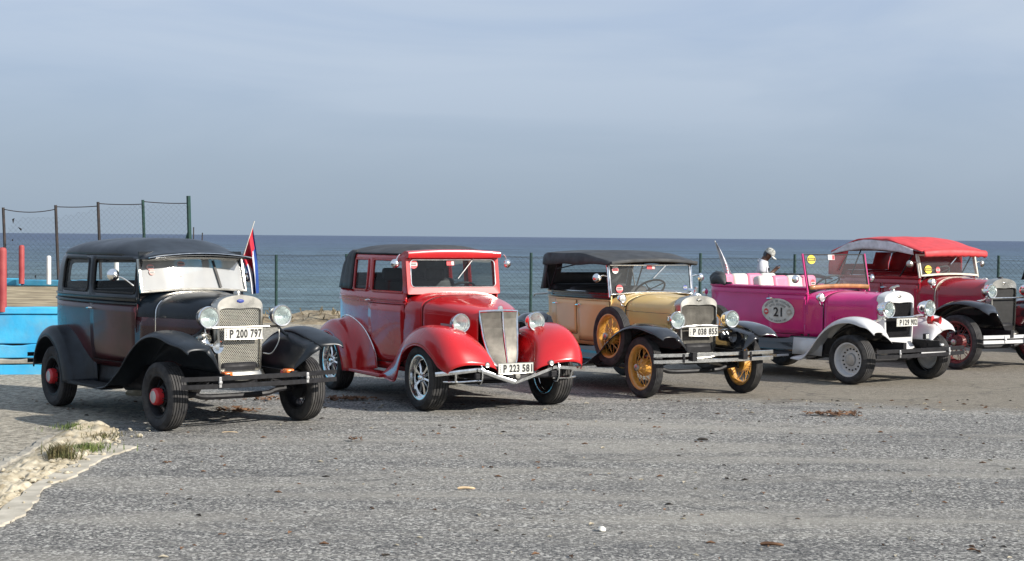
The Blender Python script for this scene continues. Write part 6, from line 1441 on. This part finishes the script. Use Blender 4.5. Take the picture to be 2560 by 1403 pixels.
# facing +x; y to his left
nd = {'pel': ((0, 0, .95), (.13, .16)), 'waist': ((.0, 0, 1.10), (.11, .145)), 'chest': ((.02, 0, 1.32), (.115, .17)), 'neck0': ((.015, 0, 1.49), .065), 'neck1': ((.06, 0, 1.545), .052), 'skull': ((.115, 0, 1.608), .075), 'crown': ((.108, 0, 1.668), .070), 'jaw': ((.165, 0, 1.565), .052)}
ed = [('pel', 'waist'), ('waist', 'chest'), ('chest', 'neck0'), ('neck0', 'neck1'), ('neck1', 'skull'), ('skull', 'crown'), ('skull', 'jaw')]
for s_, sd in (('r', -1), ('l', 1)):
    nd.update({'sh' + s_: ((.0, sd * .185, 1.445), .068), 'el' + s_: ((.03 if sd < 0 else .08, sd * .25, 1.175), .045), 'wr' + s_: ((.175, sd * .09, 1.315), .030), 'pa' + s_: ((.225, sd * .055, 1.365), (.022, .034)),
        'hip' + s_: ((0, sd * .10, .90), .095), 'kn' + s_: ((.02, sd * .11, .50), .065), 'an' + s_: ((-.02, sd * .11, .10), .045), 'to' + s_: ((.14, sd * .13, .04), .038)})
    ed += [('chest', 'sh' + s_), ('sh' + s_, 'el' + s_), ('el' + s_, 'wr' + s_), ('wr' + s_, 'pa' + s_), ('pel', 'hip' + s_), ('hip' + s_, 'kn' + s_), ('kn' + s_, 'an' + s_), ('an' + s_, 'to' + s_)]
    for f in range(4):   # fingers curled under the phone
        fy_ = sd * (.055 - .020 * (f - 1.5)) ; b = (.245, fy_, 1.385)
        nd['f%d%sa' % (f, s_)] = ((.262, fy_, 1.395 - .004 * f), .0095); nd['f%d%sb' % (f, s_)] = ((.282 - .003 * abs(f - 1), fy_ - sd * .012, 1.398 - .006 * f), .0085); nd['f%d%sc' % (f, s_)] = ((.290, fy_ - sd * .028, 1.410 - .006 * f), .0075)
        ed += [('pa' + s_, 'f%d%sa' % (f, s_)), ('f%d%sa' % (f, s_), 'f%d%sb' % (f, s_)), ('f%d%sb' % (f, s_), 'f%d%sc' % (f, s_))]
    nd['th' + s_] = ((.235, sd * .030, 1.402), .011); nd['ti' + s_] = ((.262, sd * .014, 1.422), .009); ed += [('pa' + s_, 'th' + s_), ('th' + s_, 'ti' + s_)]
body = skin_mesh('body', nd, ed, 'skin', man, 'pel')
hm = Matrix.Translation((.115, 0, 1.608)) @ Matrix.Rotation(.55, 4, 'Y') @ Matrix.Scale(.88, 4)   # head bowed forward
nose = MB().add([hm @ Vector(p) for p in [(.082, -.014, -.03), (.082, .014, -.03), (.112, 0, -.035), (.085, 0, .03), (.085, 0, -.045)]], [(0, 2, 3), (2, 1, 3), (0, 4, 2), (4, 1, 2)]).build('nose', 'skin', man, bevel=.004)
for sd in (-1, 1):
    MB().lathe([(0, -.008), (.018, -.006), (.026, 0), (.018, .008), (0, .006)], 12, 'y', M=hm @ Matrix.Translation((-.005, sd * .083, -.01)) @ Matrix.Diagonal((.8, 1, 1.2, 1))).build('ear', 'skin', man)
    MB().lathe([(0, .010), (.008, .006), (.010, 0)], 10, 'x', M=hm @ Matrix.Translation((.074, sd * .03, .012))).build('eye', 'shirt_white', man)
MB().box(hm @ Vector((.083, 0, -.068)), (.012, .05, .010), rot=(0, .55, 0)).build('mouth', 'trousers', man, bevel=.004)
MB().grid([[hm @ Vector((.097 * math.sin(t) * math.cos(a) - .004, .093 * math.sin(t) * math.sin(a), -.012 + .100 * math.cos(t))) for a in [math.pi * (.62 + .76 * i / 10) for i in range(11)]] for t in [math.pi * (.30 + .40 * j / 5) for j in range(6)]]).build('hair', 'trousers', man)
cap = MB().lathe([(0, .115), (.03, .113), (.06, .10), (.085, .075), (.097, .04), (.100, .012), (.099, .0)], 28, 'z', M=hm @ Matrix.Translation((.0, 0, .012))).build('cap', 'cap_print', man, solid=.003)
MB().grid([[hm @ Matrix.Translation((0, 0, .016)) @ Vector((.085 * math.cos(a) + k * .085 * math.cos(a * .75), .095 * math.sin(a) * (1 - .12 * k), -.022 * k - .015 * k * abs(math.sin(a)))) for a in [math.pi * (-.36 + .72 * i / 10) for i in range(11)]] for k in (0, .5, 1)]).build('cap_brim', 'cap_brim', cap, solid=.004)
sn = {'hem': ((.0, 0, .90), (.150, .185)), 'waist': ((.0, 0, 1.08), (.155, .18)), 'chest': ((.015, 0, 1.31), (.160, .20)), 'col': ((.018, 0, 1.475), (.078, .085))}
se = [('hem', 'waist'), ('waist', 'chest'), ('chest', 'col')]
for s_, sd in (('r', -1), ('l', 1)):
    sn.update({'sh' + s_: ((.0, sd * .19, 1.445), .088), 'sl' + s_: ((.016, sd * .232, 1.285), .072)}); se += [('chest', 'sh' + s_), ('sh' + s_, 'sl' + s_)]
shirt = skin_mesh('polo_shirt', sn, se, 'shirt_white', man, 'waist')
MB().lathe([(.072, 0), (.078, .012), (.082, .0), (.088, -.022)], 24, 'z', M=Matrix.Translation((.03, 0, 1.505)) @ Matrix.Rotation(.35, 4, 'Y')).build('collar', 'shirt_white', man, solid=.004)
MB().poly([Vector((.118 + .012 * math.cos(i), -.12 + .022 * math.sin(2 * math.pi * i / 16), 1.36 + .03 * math.cos(2 * math.pi * i / 16))) for i in range(16)], (.012, -.02, 0)).build('shirt_badge', 'trousers', man, flat=True)
tn = {'pel': ((0, 0, .96), (.14, .17))}; te = []
for s_, sd in (('r', -1), ('l', 1)):
    tn.update({'hip' + s_: ((0, sd * .10, .88), .11), 'kn' + s_: ((.02, sd * .11, .50), .085), 'an' + s_: ((-.015, sd * .11, .10), .078)}); te += [('pel', 'hip' + s_), ('hip' + s_, 'kn' + s_), ('kn' + s_, 'an' + s_)]
    MB().box((.06, sd * .12, .045), (.28, .10, .09)).build('shoe', 'shoe', man, bevel=.03, bseg=3)
skin_mesh('trousers', tn, te, 'trousers', man, 'pel')
mbp = MB().box((0, 0, 0), (.075, .150, .009)).build('phone', 'rubber_black', None, bevel=.004)
mbp.matrix_world = Matrix.Translation((mp_.x, 25.6, 0)) @ Matrix.Rotation(R(-12), 4, 'Z') @ Matrix.Translation((.272, 0, 1.422)) @ Matrix.Rotation(-.5, 4, 'Y')
tag(mbp, 'dark mobile phone held in the hands of the man in the cap', 'phone')
